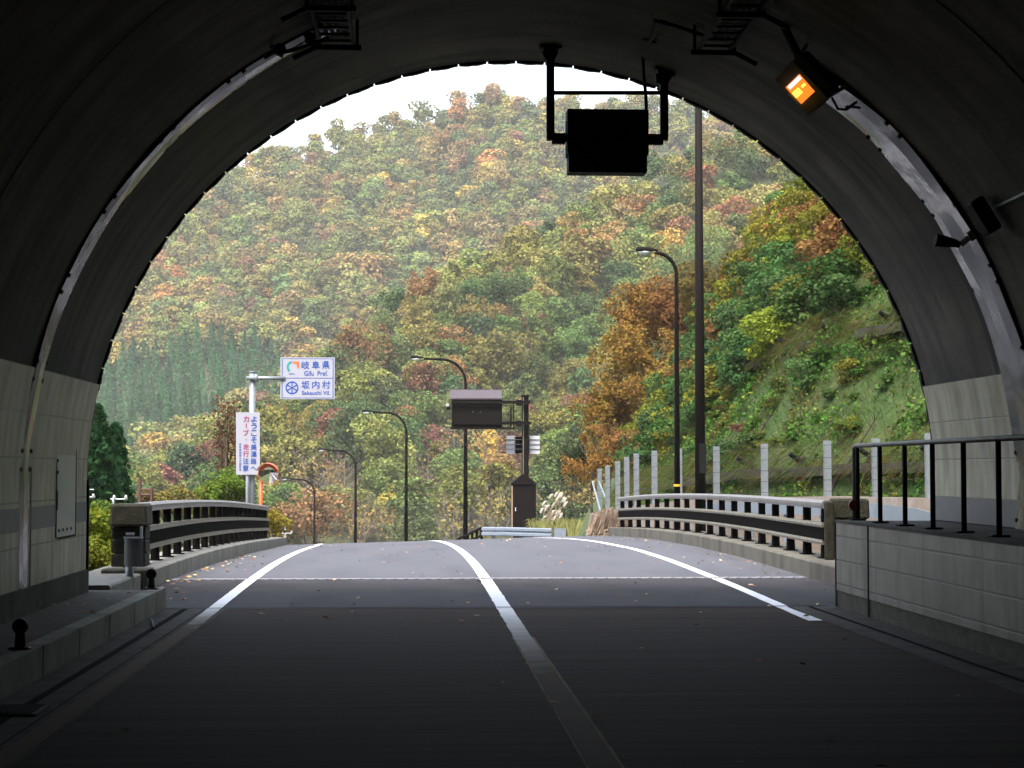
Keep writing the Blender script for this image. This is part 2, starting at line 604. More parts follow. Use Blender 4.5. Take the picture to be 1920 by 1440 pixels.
FENCE = [(1742, 812, 39), (1642, 822, 42), (1551, 826, 45), (1433, 832, 48), (1343, 837, 51), (1273, 841, 54), (1227, 845, 57), (1193, 850, 60), (1175, 857, 63), (1158, 865, 66), (1139, 873, 69), (1124, 879, 72)]
FX = [15, 30, 36] + [f_[2] for f_ in FENCE] + [85, 110, 160]
FV = [12.8, 12.2, 11.7] + [P(*f_).x for f_ in FENCE] + [7.6, 9.2, 13]


def fenceX(Y):
    return float(np.interp(Y, FX, FV))


def fencez(Y):     # top of the low wall under the fence
    return float(np.interp(Y, [36, 45, 52, 60, 69, 80, 110], [0.95, 0.88, 0.7, 0.3, -0.05, -0.5, -2]))


PY = 20.6            # the portal stands here
AX, AZ, AR = 1.135, 1.40, 4.85
WL, WR = AX - AR, AX + AR

Ys_in = [-150, -80, -40, -20, -10, -5, 0] + list(np.arange(2, PY, 2.0)) + [PY]
Ys_out = list(np.arange(PY, 60, 1.0)) + list(np.arange(60, 162, 3.0))

b = MB()
b.quadstrip([(-2.82, y, 0) for y in Ys_in], [(4.80, y, 0) for y in Ys_in])
struct(b.build('road', M['tunnel_asphalt']), 'dark worn asphalt road inside the tunnel', 'road')
NX = 7
for ylist, mk_, lab_ in (([y for y in Ys_out if y <= 26] + [26.2], 'slab', 'greyer road slab between the tunnel mouth and the toothed joint'), ([26.2] + [y for y in Ys_out if y > 26.3], 'asphalt', 'grey asphalt road on the bridge curving out of sight')):
    b = MB()
    for i in range(NX - 1):
        f0, f1 = i / (NX - 1), (i + 1) / (NX - 1)
        rowa, rowb = [], []
        for y in ylist:
            xl, xr = XL(y), XR(y)
            xa, xb = xl + (xr - xl) * f0, xl + (xr - xl) * f1
            rowa.append((xa, y, zr(xa, y)))
            rowb.append((xb, y, zr(xb, y)))
        b.quadstrip(rowa, rowb)
    struct(b.build('road', M[mk_], smooth=True), lab_, 'road')

# markings, 4 mm sheets
def line(off0, off1, y0, y1, mname, nm, lab, step=1.0, h=0.004, fn=None, rough=0.0):
    ys = list(np.arange(y0, y1, step)) + [y1]
    A, B = [], []
    for y in ys:
        c = fn(y) if fn else Xc(y)
        xa, xb = c + off0, c + off1
        if rough:
            xa += rough * (noise.noise(Vector((y * 3.1, 3, 0))))
            xb += rough * (noise.noise(Vector((y * 2.7, 9, 0))))
        A.append((xa, y, zr(xa, y) + h))
        B.append((xb, y, zr(xb, y) + h))
    q = MB()
    q.quadstrip(A, B)
    o = q.build(nm, M[mname])
    struct(o, lab, 'road marking')
    return o


def llx(y):
    return float(np.interp(y, [-200, 18, 26, 50, 58], [-2.22, -2.22, -2.33, -2.72, -2.95])) if y < 58 else Xc(y) - 3.45


def rlx(y):
    return float(np.interp(y, [-200, 19, 26, 32, 37, 44, 50, 58], [4.1, 4.14, 4.33, 4.47, 4.5, 4.3, 3.97, 3.35])) if y < 58 else Xc(y) + 2.85


line(-0.08, 0.08, 26.3, 110, 'paint', 'road_marking', 'white centre line on the bridge road', h=0.004)
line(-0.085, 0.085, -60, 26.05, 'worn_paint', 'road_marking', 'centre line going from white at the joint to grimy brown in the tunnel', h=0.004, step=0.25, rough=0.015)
line(-0.10, -0.085, -60, 17, 'dirty_paint', 'road_marking', 'pale worn rim of the grimy centre line on its kerb side', h=0.004, step=0.25, rough=0.008)
line(0.085, 0.105, -60, 17, 'dirty_paint', 'road_marking', 'pale worn rim of the grimy centre line on its wall side', h=0.004, step=0.25, rough=0.008)
line(-0.075, 0.075, 26.3, 110, 'paint', 'road_marking', 'white edge line on the lane towards the road sign', fn=llx)
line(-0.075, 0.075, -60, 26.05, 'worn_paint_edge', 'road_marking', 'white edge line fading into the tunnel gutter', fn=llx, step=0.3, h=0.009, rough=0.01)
line(-0.075, 0.075, 26.3, 110, 'paint', 'road_marking', 'white edge line sweeping along the bridge lane under the lamps', fn=rlx)
line(-0.075, 0.075, 18.7, 26.05, 'paint', 'road_marking', 'white edge line ending at the tiled walkway wall', fn=rlx, step=0.3, rough=0.01)

# gutters inside the tunnel
b = MB()
yy = [-60, 0, PY - 0.02]
b.quadstrip([(-2.82, y, 0.004) for y in yy], [(-2.12, y, 0.004) for y in yy])
struct(b.build('gutter_strip', M['gutter']), 'concrete gutter strip beside the low tunnel kerb', 'gutter')
b = MB()
b.quadstrip([(-2.61, y, 0.008) for y in yy], [(-2.54, y, 0.008) for y in yy])
b.quadstrip([(-2.36, y, 0.008) for y in yy], [(-2.35, y, 0.008) for y in yy])
struct(b.build('drain_line', M['slot']), 'dark drain slot along the gutter beside the low kerb', 'drain')
b = MB()
b.quadstrip([(4.22, y, 0.004) for y in yy], [(4.80, y, 0.004) for y in yy])
struct(b.build('gutter_strip', M['gutter']), 'concrete gutter strip under the tiled walkway wall', 'gutter')
b = MB()
b.quadstrip([(4.46, y, 0.008) for y in yy], [(4.51, y, 0.008) for y in yy])
struct(b.build('drain_line', M['slot']), 'dark drain slot under the tiled walkway wall', 'drain')
# pavement change at the tunnel mouth
b = MB()
b.quadstrip([(-2.8, PY - 0.03, 0.0125), (0.5, PY - 0.03, 0.0125), (4.7, PY - 0.03, 0.0125)], [(-2.8, PY + 0.03, 0.0125), (0.5, PY + 0.03, 0.0125), (4.7, PY + 0.03, 0.0125)])
struct(b.build('pavement_joint_line', M['slot']), 'dark pavement joint across the road at the tunnel mouth', 'joint')

# steel finger joint across the bridge end
jt = thing('expansion_joint', 'pale toothed steel expansion joint across the road', 'expansion joint', (1, 26.2, 0))
b = MB()
xs = np.linspace(XL(26.2) + 0.02, XR(26.2) - 0.02, 12)
b.quadstrip([(x, 26.1, zr(x, 26.1) + 0.003) for x in xs], [(x, 26.3, zr(x, 26.3) + 0.003) for x in xs])
b.build('joint_plate', M['asphalt'], jt)
b = MB()
x = xs[0]
while x < xs[-1] - 0.1:
    b.box((x + 0.06, 26.15, zr(x, 26.2) + 0.008), (0.1, 0.12, 0.012))
    b.box((x + 0.135, 26.24, zr(x, 26.2) + 0.007), (0.06, 0.08, 0.010))
    x += 0.16
b.build('steel_teeth', M['teeth'], jt)

# ------------------------------------------------------------------ tunnel
def arcpt(a, r=AR):
    return AX + r * math.cos(a), AZ + r * math.sin(a)


def section(r=AR, n=72, zlow=0.0):
    pts = [(AX + r, zlow)]
    pts += [arcpt(math.pi * i / n, r) for i in range(n + 1)]
    pts.append((AX - r, zlow))
    return pts


tun = thing('tunnel', 'sooty concrete road tunnel with an arched mouth', 'tunnel', (AX, PY, 0))
b = MB()
sec = section(AR)
ys = [-150, -60, -20, -5, 5, 10, 13.9, PY]
for i in range(len(ys) - 1):
    b.quadstrip([(x, ys[i], z) for x, z in sec], [(x, ys[i + 1], z) for x, z in sec])
sec2 = section(AR + 0.5)
b.quadstrip([(x, PY, z) for x, z in sec], [(x, PY, z) for x, z in sec2])
b.quadstrip([(x, PY, z) for x, z in sec2], [(x, -150, z) for x, z in sec2])
lin = b.build('lining', M['soot'], tun, True)
s1 = section(AR - 0.004)     # construction joint reads as a dark ring
b = MB()
b.quadstrip([(x, 13.885, z) for x, z in s1], [(x, 13.915, z) for x, z in s1])
b.build('joint_groove', M['slot'], tun)
# drip edge of scalloped shuttering lips around the mouth
b = MB()
nseg = 46
for i in range(nseg):
    a0, a1 = math.pi * i / nseg, math.pi * (i + 1) / nseg
    g = 0.0016
    for rr0, rr1, yy0, yy1 in ((AR + 0.01, 0, PY, PY + 0.05),):
        inner, outer = [], []
        for j in range(9):
            t = j / 8
            a = a0 + g + (a1 - a0 - 2 * g) * t
            sag = 0.014 + 0.013 * math.sin(math.pi * t) + 0.006 * random.random()
            inner.append(arcpt(a, AR - sag))
            outer.append(arcpt(a, AR + 0.02))
        b.quadstrip([(x, yy0 - 0.02, z) for x, z in inner], [(x, yy1, z) for x, z in inner])
        b.quadstrip([(x, yy0 - 0.02, z) for x, z in outer], [(x, yy0 - 0.02, z) for x, z in inner])
        b.quadstrip([(x, yy1, z) for x, z in inner], [(x, yy1, z) for x, z in outer])
b.box((WL + 0.02, PY + 0.03, 0.8), (0.06, 0.05, 1.3))
b.box((WR - 0.02, PY + 0.03, 1.2), (0.06, 0.05, 0.5))
b.build('portal_rim', M['black'], tun)
# headwall outside
b = MB()
outer = []
for x, z in sec2:
    dx, dz = x - AX, z - 1.4
    s = min(9.0 / max(abs(dx), 1e-6), 7.2 / max(abs(dz), 1e-6)) if z > AZ else 9.0 / abs(dx)
    outer.append((AX + dx * s, max(z, AZ + dz * s) if z > AZ else z - 0.5))
b.quadstrip([(x, PY - 0.002, z) for x, z in sec2], [(x, PY - 0.002, z) for x, z in outer])
b.quadstrip([(x, PY - 0.002, z) for x, z in outer], [(x, PY - 0.8, z) for x, z in outer])
b.build('portal_wall', M['mossy'], tun)

# pale cladding on the lower side walls, as panels following the lining
def clad(side, z0, z1, off, y0, y1, name, m, n=14):
    q = MB()
    prof = []
    for i in range(n + 1):
        z = z0 + (z1 - z0) * i / n
        r = AR - off
        dx = r if z <= AZ else math.sqrt(max(r * r - (z - AZ) ** 2, 0))
        prof.append((AX + side * dx, z))
    yl = list(np.linspace(y0, y1, 6))
    for i in range(len(yl) - 1):
        q.quadstrip([(x, yl[i], z) for x, z in prof], [(x, yl[i + 1], z) for x, z in prof])
    # thickness at top and at the mouth
    q.quadstrip([(prof[-1][0], y, z1) for y in yl], [(prof[-1][0] + side * off, y, z1) for y in yl])
    q.quadstrip([(x, y1, z) for x, z in prof], [(x + side * off, y1, z) for x, z in prof])
    return q.build(name, m, tun, True)


clad(-1, 0.45, 2.52, 0.03, -60, PY - 0.02, 'wall_cladding', M['tile_side'])
clad(1, 1.0, 2.52, 0.03, -60, PY - 0.02, 'wall_cladding', M['tile_side'])
clad(-1, 0.2, 0.452, 0.06, -60, PY - 0.02, 'skirting', M['walk'])
clad(-1, 0.99, 1.21, 0.034, -60, PY - 0.02, 'painted_band', M['band'])
clad(1, 0.99, 1.26, 0.034, -60, PY - 0.02, 'painted_band', M['band'])

# joint covers: grey sheet strips with bolts down both edges
def cover(a0, a1, yc, w, name, wob, zend=None):
    q = MB()
    n = 64
    A = [a0 + (a1 - a0) * i / n for i in range(n + 1)]
    rows = []
    for t, lift in ((-0.5, 0.005), (-0.5, 0.03), (-0.2, 0.045), (0.2, 0.045), (0.5, 0.03), (0.5, 0.005)):
        row = []
        for i, a in enumerate(A):
            l2 = lift + wob * noise.noise(Vector((a * 7, t * 3, 1)))
            x, z = arcpt(a, AR - l2)
            row.append((x, yc + t * w, z))
        if zend is not None:
            for i in range(1, 9):
                row.append((row[n][0] + 0.004 * noise.noise(Vector((i, t * 3, 7))), yc + t * w, AZ + (zend - AZ) * i / 8))
        rows.append(row)
    for i in range(5):
        q.quadstrip(rows[i], rows[i + 1])
    o = q.build(name, M['cover'], tun, True)
    L = abs(a1 - a0) * AR
    nb = int(L / 0.85)
    for i in range(nb + 1):
        a = a0 + (a1 - a0) * (i + 0.3) / (nb + 0.6)
        for d in (-0.018, 0.018):
            for t in (-0.5, 0.5):
                x, z = arcpt(a + d, AR - 0.025)
                q = MB()
                q.box((x, yc + t * (w - 0.03), z), (0.035, 0.04, 0.04), Matrix.Rotation(-a, 3, 'Y'))
                q.build('bolt', M['black'], o)
    return o


cover(R(113), R(180), 17.35, 0.42, 'joint_cover', 0.014, 0.2)
cover(R(58), R(-8), 17.35, 0.76, 'joint_cover', 0.03)
b = MB()
b.box((WL + 0.032, 17.62, 0.9), (0.006, 0.02, 1.4))
b.build('seal_strip', M['black'], tun)

# white access panel on the left wall with black edge strips
ap = MB()
ap.box((WL + 0.034, 19.35, 1.48), (0.014, 1.02, 1.22))
apo = ap.build('access_panel', M['white_panel'], tun)
xx = WL + 0.043
for c_, s_ in (((xx, 19.87, 1.48), (0.006, 0.025, 1.24)), ((xx, 19.5, 2.1), (0.006, 0.75, 0.02)), ((xx, 19.4, 0.86), (0.006, 0.95, 0.02)), ((xx, 18.86, 1.25), (0.006, 0.025, 0.2))):
    q = MB()
    q.box(c_, s_)
    q.build('edge_strip', M['black'], apo)
for c_ in [(xx, 19.0 + 0.22 * k, 2.03) for k in range(4)] + [(xx, 18.95 + 0.22 * k, 0.94) for k in range(4)] + [(xx, 18.86, 1.66), (xx, 18.86, 1.54)]:
    q = MB()
    q.box(c_, (0.01, 0.04, 0.03))
    q.build('bolt', M['black'], apo)

# ceiling cable racks
def rack(x0, y1, nm_label, inward):
    zc = AZ + math.sqrt(AR ** 2 - (x0 - AX) ** 2) - 0.15
    t = thing('cable_rack', nm_label, 'cable rack', (x0, y1, zc), 'cable racks under the tunnel ceiling')
    q = MB()
    for s in (-0.16, 0.16):
        q.box((x0 + s, y1 - 4, zc), (0.03, 8, 0.06))
    q.build('side_rails', M['black'], t)
    for k in range(14):
        q = MB()
        q.box((x0, y1 - 0.1 - 0.26 * k, zc + 0.01), (0.30, 0.03, 0.025))
        q.build('rung', M['rungs'], t)
    q = MB()
    for k in range(4):
        q.tube([(x0 - 0.09 + 0.06 * k, y1 - 0.15, zc + 0.05), (x0 - 0.09 + 0.06 * k, y1 - 8, zc + 0.05)], 0.022, 6)
    q.build('cables', M['rubber'], t)
    for k in range(5):
        yy_ = y1 - 0.06 - 1.5 * k
        q = MB()
        q.box((x0 - inward * 0.02, yy_, zc - 0.05), (0.44, 0.05, 0.05))
        q.tube([(x0 + inward * 0.2, yy_, zc - 0.05), (x0 + inward * 0.42, yy_, zc - 0.16)], 0.026, 6)
        for s in (-0.2, 0.2):
            zt = AZ + math.sqrt(AR ** 2 - (x0 + s - AX) ** 2)
            q.tube([(x0 + s, yy_, zc - 0.06), (x0 + s, yy_, zt)], 0.016, 6)
        q.build('bracket', M['black'], t)
    return t


rack(-0.78, 17.55, 'black cable rack overhead beside the empty lamp bracket', -1)
rack(2.95, 17.75, 'black cable rack overhead beside the glowing orange tunnel lamp', 1)

# tunnel lamps
def tunnel_lamp(a, y, lit, label):
    x, z = arcpt(a, AR - 0.4)
    t = thing('tunnel_lamp', label, 'lamp', (x, y, z))
    rot = Matrix.Rotation(-(a - math.pi / 2), 3, 'Y')     # local x along the lining, z outwards
    tl = rot @ Matrix.Rotation(R(13), 3, 'Y') @ Matrix.Rotation(R(-38), 3, 'X')

    def W(p):
        return Vector((x, y, z)) + tl @ Vector(p)
    q = MB()
    q.box(W((0, 0, 0.07)), (0.48, 0.3, 0.16), tl, 0, 0.92, 0.02)
    q.build('housing', M['black'], t)
    q = MB()
    q.box(W((0, 0, -0.085)), (0.46, 0.28, 0.15), tl, 0, 1.0, 0.004)
    go = q.build('glass', M['glass_grey'], t)
    if lit:
        q = MB()
        q.face([W((-0.11, -0.10, -0.163)), W((0.10, -0.09, -0.163)), W((0.10, 0.11, -0.163)), W((-0.11, 0.11, -0.163))][::-1])
        q.build('glow', M['sodium'], go)
        q = MB()
        q.tube([W((-0.03, 0.05, -0.168)), W((0.03, 0.05, -0.168))], 0.04, 10)
        q.tube([W((-0.02, -0.05, -0.168)), W((0.0, -0.05, -0.168))], 0.022, 8)
        q.build('bulb', M['bulb'], go)
        q = MB()
        q.box(W((-0.085, 0.0, -0.166)), (0.035, 0.17, 0.006), tl)
        q.build('reflector', emit('lit_reflector', (1, 0.6, 0.6), 0.7), go)
    q = MB()
    for s in (-0.22, 0.22):
        q.tube([W((s, 0.05, 0.14)), W((s * 1.2, 0.05, 0.45))], 0.02, 6)
    q.tube([W((-0.24, 0.0, 0.16)), W((0.24, 0.0, 0.16))], 0.014, 6)
    q.build('bracket', M['galv' if lit else 'black'], t)
    q = MB()
    sg = 1 if lit else -1
    q.tube([W((sg * 0.25, -0.05, 0.02)), W((sg * 0.36, -0.05, -0.03)), W((sg * 0.42, 0, 0.12)), W((sg * 0.44, 0.05, 0.4))], 0.014, 6)
    q.tube([W((sg * 0.40, 0, 0.16)), W((sg * 0.5, 0.05, 0.38))], 0.012, 6)
    q.build('cable', M['rubber'], t)
    # dark arm back to the rack
    q = MB()
    q.tube([W((-sg * 0.22, 0, 0.16)), W((-sg * 0.55, 0, 0.33)), W((-sg * 0.85, 0.1, 0.34))], 0.04, 6)
    q.build('arm', M['black'], t)
    return t


tunnel_lamp(R(56.6), 16.3, True, 'lit orange sodium lamp under the tunnel arch')
# on the other side only an empty lamp bracket with a dangling cable
def lb(x_, y_, d_):
    return P(x_, y_, d_)


t = thing('lamp_bracket', 'small black lamp bracket with dangling cable across the thin joint cover', 'lamp bracket', lb(525, 95, 16.9))
q = MB()
q.tube([lb(528, 99, 16.9), lb(552, 93, 16.9), lb(580, 84, 16.9), lb(600, 78, 16.9), lb(615, 70, 17.0)], 0.02, 6)
q.tube([lb(578, 62, 17.0), lb(583, 84, 16.9)], 0.03, 6)
q.build('arm', M['black'], t)
q = MB()
q.box(lb(525, 94, 16.9), (0.09, 0.12, 0.1), Matrix.Rotation(R(25), 3, 'Y'), 0, 1, 0.01)
q.build('clamp', M['black'], t)
q = MB()
q.box(lb(582, 72, 16.9), (0.08, 0.1, 0.1), Matrix.Rotation(R(25), 3, 'Y'), 0, 1, 0.01)
q.build('clamp', M['black'], t)
q = MB()
q.tube([lb(524, 96, 16.9), lb(514, 99, 16.9), lb(506, 103, 16.95), lb(497, 109, 17.0)], 0.016, 6)
q.tube([lb(524, 92, 16.9), lb(515, 86, 16.95), lb(508, 88, 17.0)], 0.012, 6)
q.build('cable', M['rubber'], t)

# horn, box and conduit on the right lining
ca = R(31.6)
x, z = arcpt(ca, AR - 0.12)
t = thing('junction_box', 'black junction box with a thin conduit on the tunnel arch', 'junction box', (x, 16.2, z))
q = MB()
rb = Matrix.Rotation(-ca, 3, 'Y')
q.box((x, 16.2, z), (0.14, 0.2, 0.34), rb, 0, 1, 0.02)
q.build('box_body', M['black'], t)
q = MB()
pts = []
for k in range(12):
    xx_, zz_ = arcpt(ca + R(0.2 + 0.05 * k), AR - 0.03)
    pts.append((xx_, 16.1 - 0.45 * k, zz_))
q.tube(pts, 0.014, 6)
q.build('conduit', M['galv'], t)
ca2 = R(30.5)
x, z = arcpt(ca2, AR - 0.24)
t = thing('loudspeaker', 'small black horn loudspeaker on the grey joint cover', 'loudspeaker', (x, 17.0, z))
q = MB()
q.tube([(x - 0.16, 17.0, z + 0.02), (x - 0.05, 17.0, z), (x + 0.03, 17.0, z - 0.01), (x + 0.08, 17.0, z - 0.03)], [0.065, 0.055, 0.04, 0.03], 12)
q.build('horn', M['black'], t)
q = MB()
x2, z2 = arcpt(ca2, AR - 0.03)
q.tube([(x + 0.08, 17.0, z - 0.03), (x2, 17.0, z2 - 0.05)], 0.03, 8)
q.box((x2, 17.0, z2 - 0.05), (0.06, 0.1, 0.1), rb)
q.build('bracket', M['ceramic'], t)

# hanging sign box, seen from behind
sb = thing('hanging_sign_box', 'black sign box hung from two brackets under the tunnel arch', 'sign box', (2.1, 19.8, 5.0))
YB = 19.8
p0, p1 = P(1062, 208, YB), P(1214, 327, YB)
cx, cz = (p0.x + p1.x) / 2, (p0.z + p1.z) / 2
zs = P(1100, 293, YB).z
q = MB()
q.box((cx, YB, (p0.z + zs) / 2), (p1.x - p0.x, 0.26, p0.z - zs), None, 0, 1, 0.008)
q.box((cx - 0.003, YB, (zs + p1.z) / 2 - 0.001), (p1.x - p0.x - 0.03, 0.25, zs - p1.z), None, 0, 1, 0.008)
q.build('box_body', M['black'], sb)
q = MB()
q.box((p0.x - 0.008, YB + 0.05, P(0, 232, YB).z), (0.012, 0.12, 0.18))
q.box((p0.x - 0.008, YB + 0.05, P(0, 274, YB).z), (0.012, 0.12, 0.12))
q.build('diffuser', M['white_panel'], sb)
for xp, yt in ((1032, 92), (1245, 132)):
    q = MB()
    a, c = P(xp, yt, YB), P(xp, 263, YB)
    q.box(((a.x + c.x) / 2, YB, (a.z + c.z) / 2), (0.085, 0.085, a.z - c.z))
    s = 1 if xp < 1100 else -1
    e = P(1062 if s > 0 else 1214, 250, YB)
    q.box(((a.x + e.x) / 2, YB, P(0, 250, YB).z), (abs(e.x - a.x) - 0.03, 0.08, 0.115))
    q.box((e.x - s * 0.01, YB, P(0, 250, YB).z), (0.05, 0.05, 0.07))
    zt = AZ + math.sqrt(AR ** 2 - (a.x - AX) ** 2)
    sl_ = -(a.x - AX) / (zt - AZ)
    rt = Matrix.Rotation(-math.atan(sl_), 3, 'Y')
    q.box((a.x, YB, zt - 0.02), (0.24, 0.2, 0.025), rt)
    q.extrude([(-0.11, 0), (0.11, 0), (0.05, -0.13), (-0.05, -0.13)], (a.x, YB - 0.04, zt - 0.03), rt @ Vector((1, 0, 0)), rt @ Vector((0, 0, 1)), Vector((0, 1, 0)), 0.08)
    q.build('hanger', M['black'], sb)
    q2 = MB()
    for k in (-0.085, 0.085):
        pp = Vector((a.x, YB - 0.06, zt - 0.045)) + rt @ Vector((k, 0, 0))
        q2.tube([pp + Vector((0, 0, 0.02)), pp + Vector((0, 0, -0.02))], 0.016, 8)
    q2.build('bolts', M['galv'], sb)
q = MB()
a, c = P(1036, 174, YB), P(1242, 174, YB)
q.tube([a, c], 0.024, 8)
q.build('cross_bar', M['black'], sb)
q = MB()
q.tube([P(1240, 40, 17.6), P(1222, 72, 18.6), P(1205, 102, 19.5), P(1207, 140, 19.72), P(1211, 180, 19.75), P(1212, 210, 19.8)], 0.02, 8)
q.tube([P(1240, 40, 17.6), P(1330, 70, 17.75)], 0.02, 8)
for xx_, yy2, yd in ((1238, 44, 17.6), (1218, 78, 18.75), (1204, 101, 19.45)):
    pp = P(xx_, yy2, yd)
    q.box(pp + Vector((0, 0, 0.01)), (0.14, 0.05, 0.03), Matrix.Rotation(R(15), 3, 'Y'))
q.build('cable', M['black'], sb)

# low walkway on the left
b = MB()
b.face([(WL, -60, 0.2), (-2.98, -60, 0.2), (-2.98, PY + 0.25, 0.2), (WL, PY + 0.25, 0.2)])
b.face([(WL, PY + 0.25, 0.2), (-2.98, PY + 0.25, 0.2), (-2.98, PY + 0.25, -0.6), (WL, PY + 0.25, -0.6)])
struct(b.build('tunnel_footpath', M['walk']), 'narrow concrete footpath inside the tunnel behind the low kerb', 'footpath')
for k in range(14):
    pass
b = MB()
y = -40.0
while y < PY + 0.2:
    L = min(1.5, PY + 0.22 - y)
    b.box((-2.90, y + L / 2, 0.09), (0.16, L - 0.012, 0.29), None, 0, 1, 0.015)
    y += 1.5
struct(b.build('kerb', M['concrete']), 'low concrete kerb of the tunnel footpath', 'kerb')

# black round-headed delineators on the kerb
d0 = None
for i, (yd, lab) in enumerate(((20.45, 'black round-headed delineator on the kerb end at the tunnel mouth'), (13.75, 'black round-headed delineator on the kerb deep inside the tunnel'))):
    if d0 is None:
        d0 = thing('delineator', lab, 'delineator', (-2.94, yd, 0.236), 'black delineators on the kerb')
        q = MB()
        q.box((-2.94, yd, 0.245), (0.17, 0.14, 0.02), None, 0, 0.9, 0.01)
        q.build('base_plate', M['rubber'], d0)
        q = MB()
        q.tube([(-2.94, yd, 0.25), (-2.94, yd, 0.37)], [0.042, 0.036], 12)
        q.build('stem', M['rubber'], d0, True)
        q = MB()
        q.tube([(-2.94, yd - 0.025, 0.405), (-2.94, yd - 0.02, 0.405), (-2.94, yd + 0.02, 0.405), (-2.94, yd + 0.025, 0.405)], [0.05, 0.058, 0.058, 0.05], 20)
        q.build('round_head', M['rubber'], d0)
    else:
        c = copy_thing(d0, (-2.94, yd, 0.236))
        c['label'] = lab

q = MB()
q.box((-2.58, 12.0, 0.013), (0.34, 0.5, 0.012), None, 0, 1, 0.005)
for k in range(9):
    q.box((-2.58, 11.79 + 0.052 * k, 0.021), (0.28, 0.018, 0.006))
tag(q.build('drain_cover', M['black']), 'black iron drain grating set in the gutter', 'drain cover')
q = MB()
q.tube([(-2.72, 18.9, 0.03), (-2.66, 18.6, 0.035), (-2.56, 18.0, 0.02)], [0.012, 0.014, 0.01], 6)
tag(q.build('fallen_stick', M['rubber']), 'short dark stick lying across the gutter', 'stick')

# raised walkway on the right
ww = thing('walkway_wall', 'tiled wall of the raised tunnel walkway', 'wall', (4.80, PY, 0))
b = MB()
b.quadstrip([(4.812, -60, 0.0), (4.812, PY, 0.0)], [(4.812, -60, 0.19), (4.812, PY, 0.19)])
b.quadstrip([(4.812, PY, 0.0), (WR, PY, 0.0)], [(4.812, PY, 0.97), (WR, PY, 0.97)])
b.build('plinth', M['mossy'], ww)
b = MB()
b.box((4.82, (PY - 60) / 2 - 0.0, 0.58), (0.04, PY + 60 - 0.01, 0.775))
cladw = b.build('tile_cladding', M['tile_low'], ww)
cladw.data.transform(Matrix.Translation((0, 0, 0)))
b = MB()
b.box((4.89, (PY - 60) / 2, 0.975), (0.2, PY + 60.02, 0.03), None, 0, 1, 0.008)
b.quadstrip([(4.99, -60, 0.98), (4.99, PY, 0.98)], [(WR, -60, 0.98), (WR, PY, 0.98)])
b.build('walkway_top', M['walk'], ww)
q = MB()
for yj in (19.1, 14.1, 9.1):
    q.box((4.797, yj, 0.48), (0.012, 0.035, 0.98))
q.box((4.797, PY - 0.01, 0.49), (0.012, 0.03, 0.98))
q.build('joint', M['black'], ww)

# handrail
hr = thing('handrail', 'black pipe handrail along the raised tunnel walkway', 'handrail', (4.92, PY, 0.98))
HX = 5.0
q = MB()
q.tube([(HX, 20.5, 1.0), (HX, 20.5, 1.80), (HX, 20.46, 1.825), (HX, 20.4, 1.835), (HX, 6, 1.835)], 0.026, 10)
q.build('top_rail', M['oldgalv'], hr, True)
for k in range(13):
    yk = 20.36 - 1.0 * k
    q = MB()
    q.tube([(HX, yk, 0.985), (HX, yk, 1.82)], 0.026, 10)
    po = q.build('post', M['black'], hr, True)
    q = MB()
    q.box((HX, yk, 1.0), (0.17, 0.13, 0.02), None, 0, 1, 0.008)
    q.build('base_plate', M['black'], po)
q = MB()
q.tube([(HX - 0.03, 20.42, 1.16), (HX - 0.03, 20.40, 1.16)], 0.062, 18)
q.build('reflector', M['amber'], hr)

# ------------------------------------------------------------------ bridge kerbs and railings
def kerb(fx, side, y0, y1, h, w, name, lab, mk='concrete'):
    q = MB()
    y = y0
    while y < y1 - 0.1:
        yb = min(y + 2.0, y1) - 0.012
        path = [(fx(t), t, zr(fx(t), t)) for t in (y, (y + yb) / 2, yb)]
        prof = [(0, -0.2), (0, h - 0.02), (side * 0.02, h), (side * w, h), (side * w, -0.5)]
        if side < 0:
            prof = prof[::-1]
        q.profile(path, prof)
        y += 2.0
    return struct(q.build(name, M[mk]), lab, 'kerb')


kerb(XL, -1, PY + 0.5, 58, 0.24, 0.75, 'bridge_kerb', 'pale concrete kerb under the bridge railing by the road sign')
kerb(XR, 1, PY + 0.05, 52, 0.25, 0.75, 'bridge_kerb', 'stained concrete kerb under the bridge railing by the fence', 'stained')


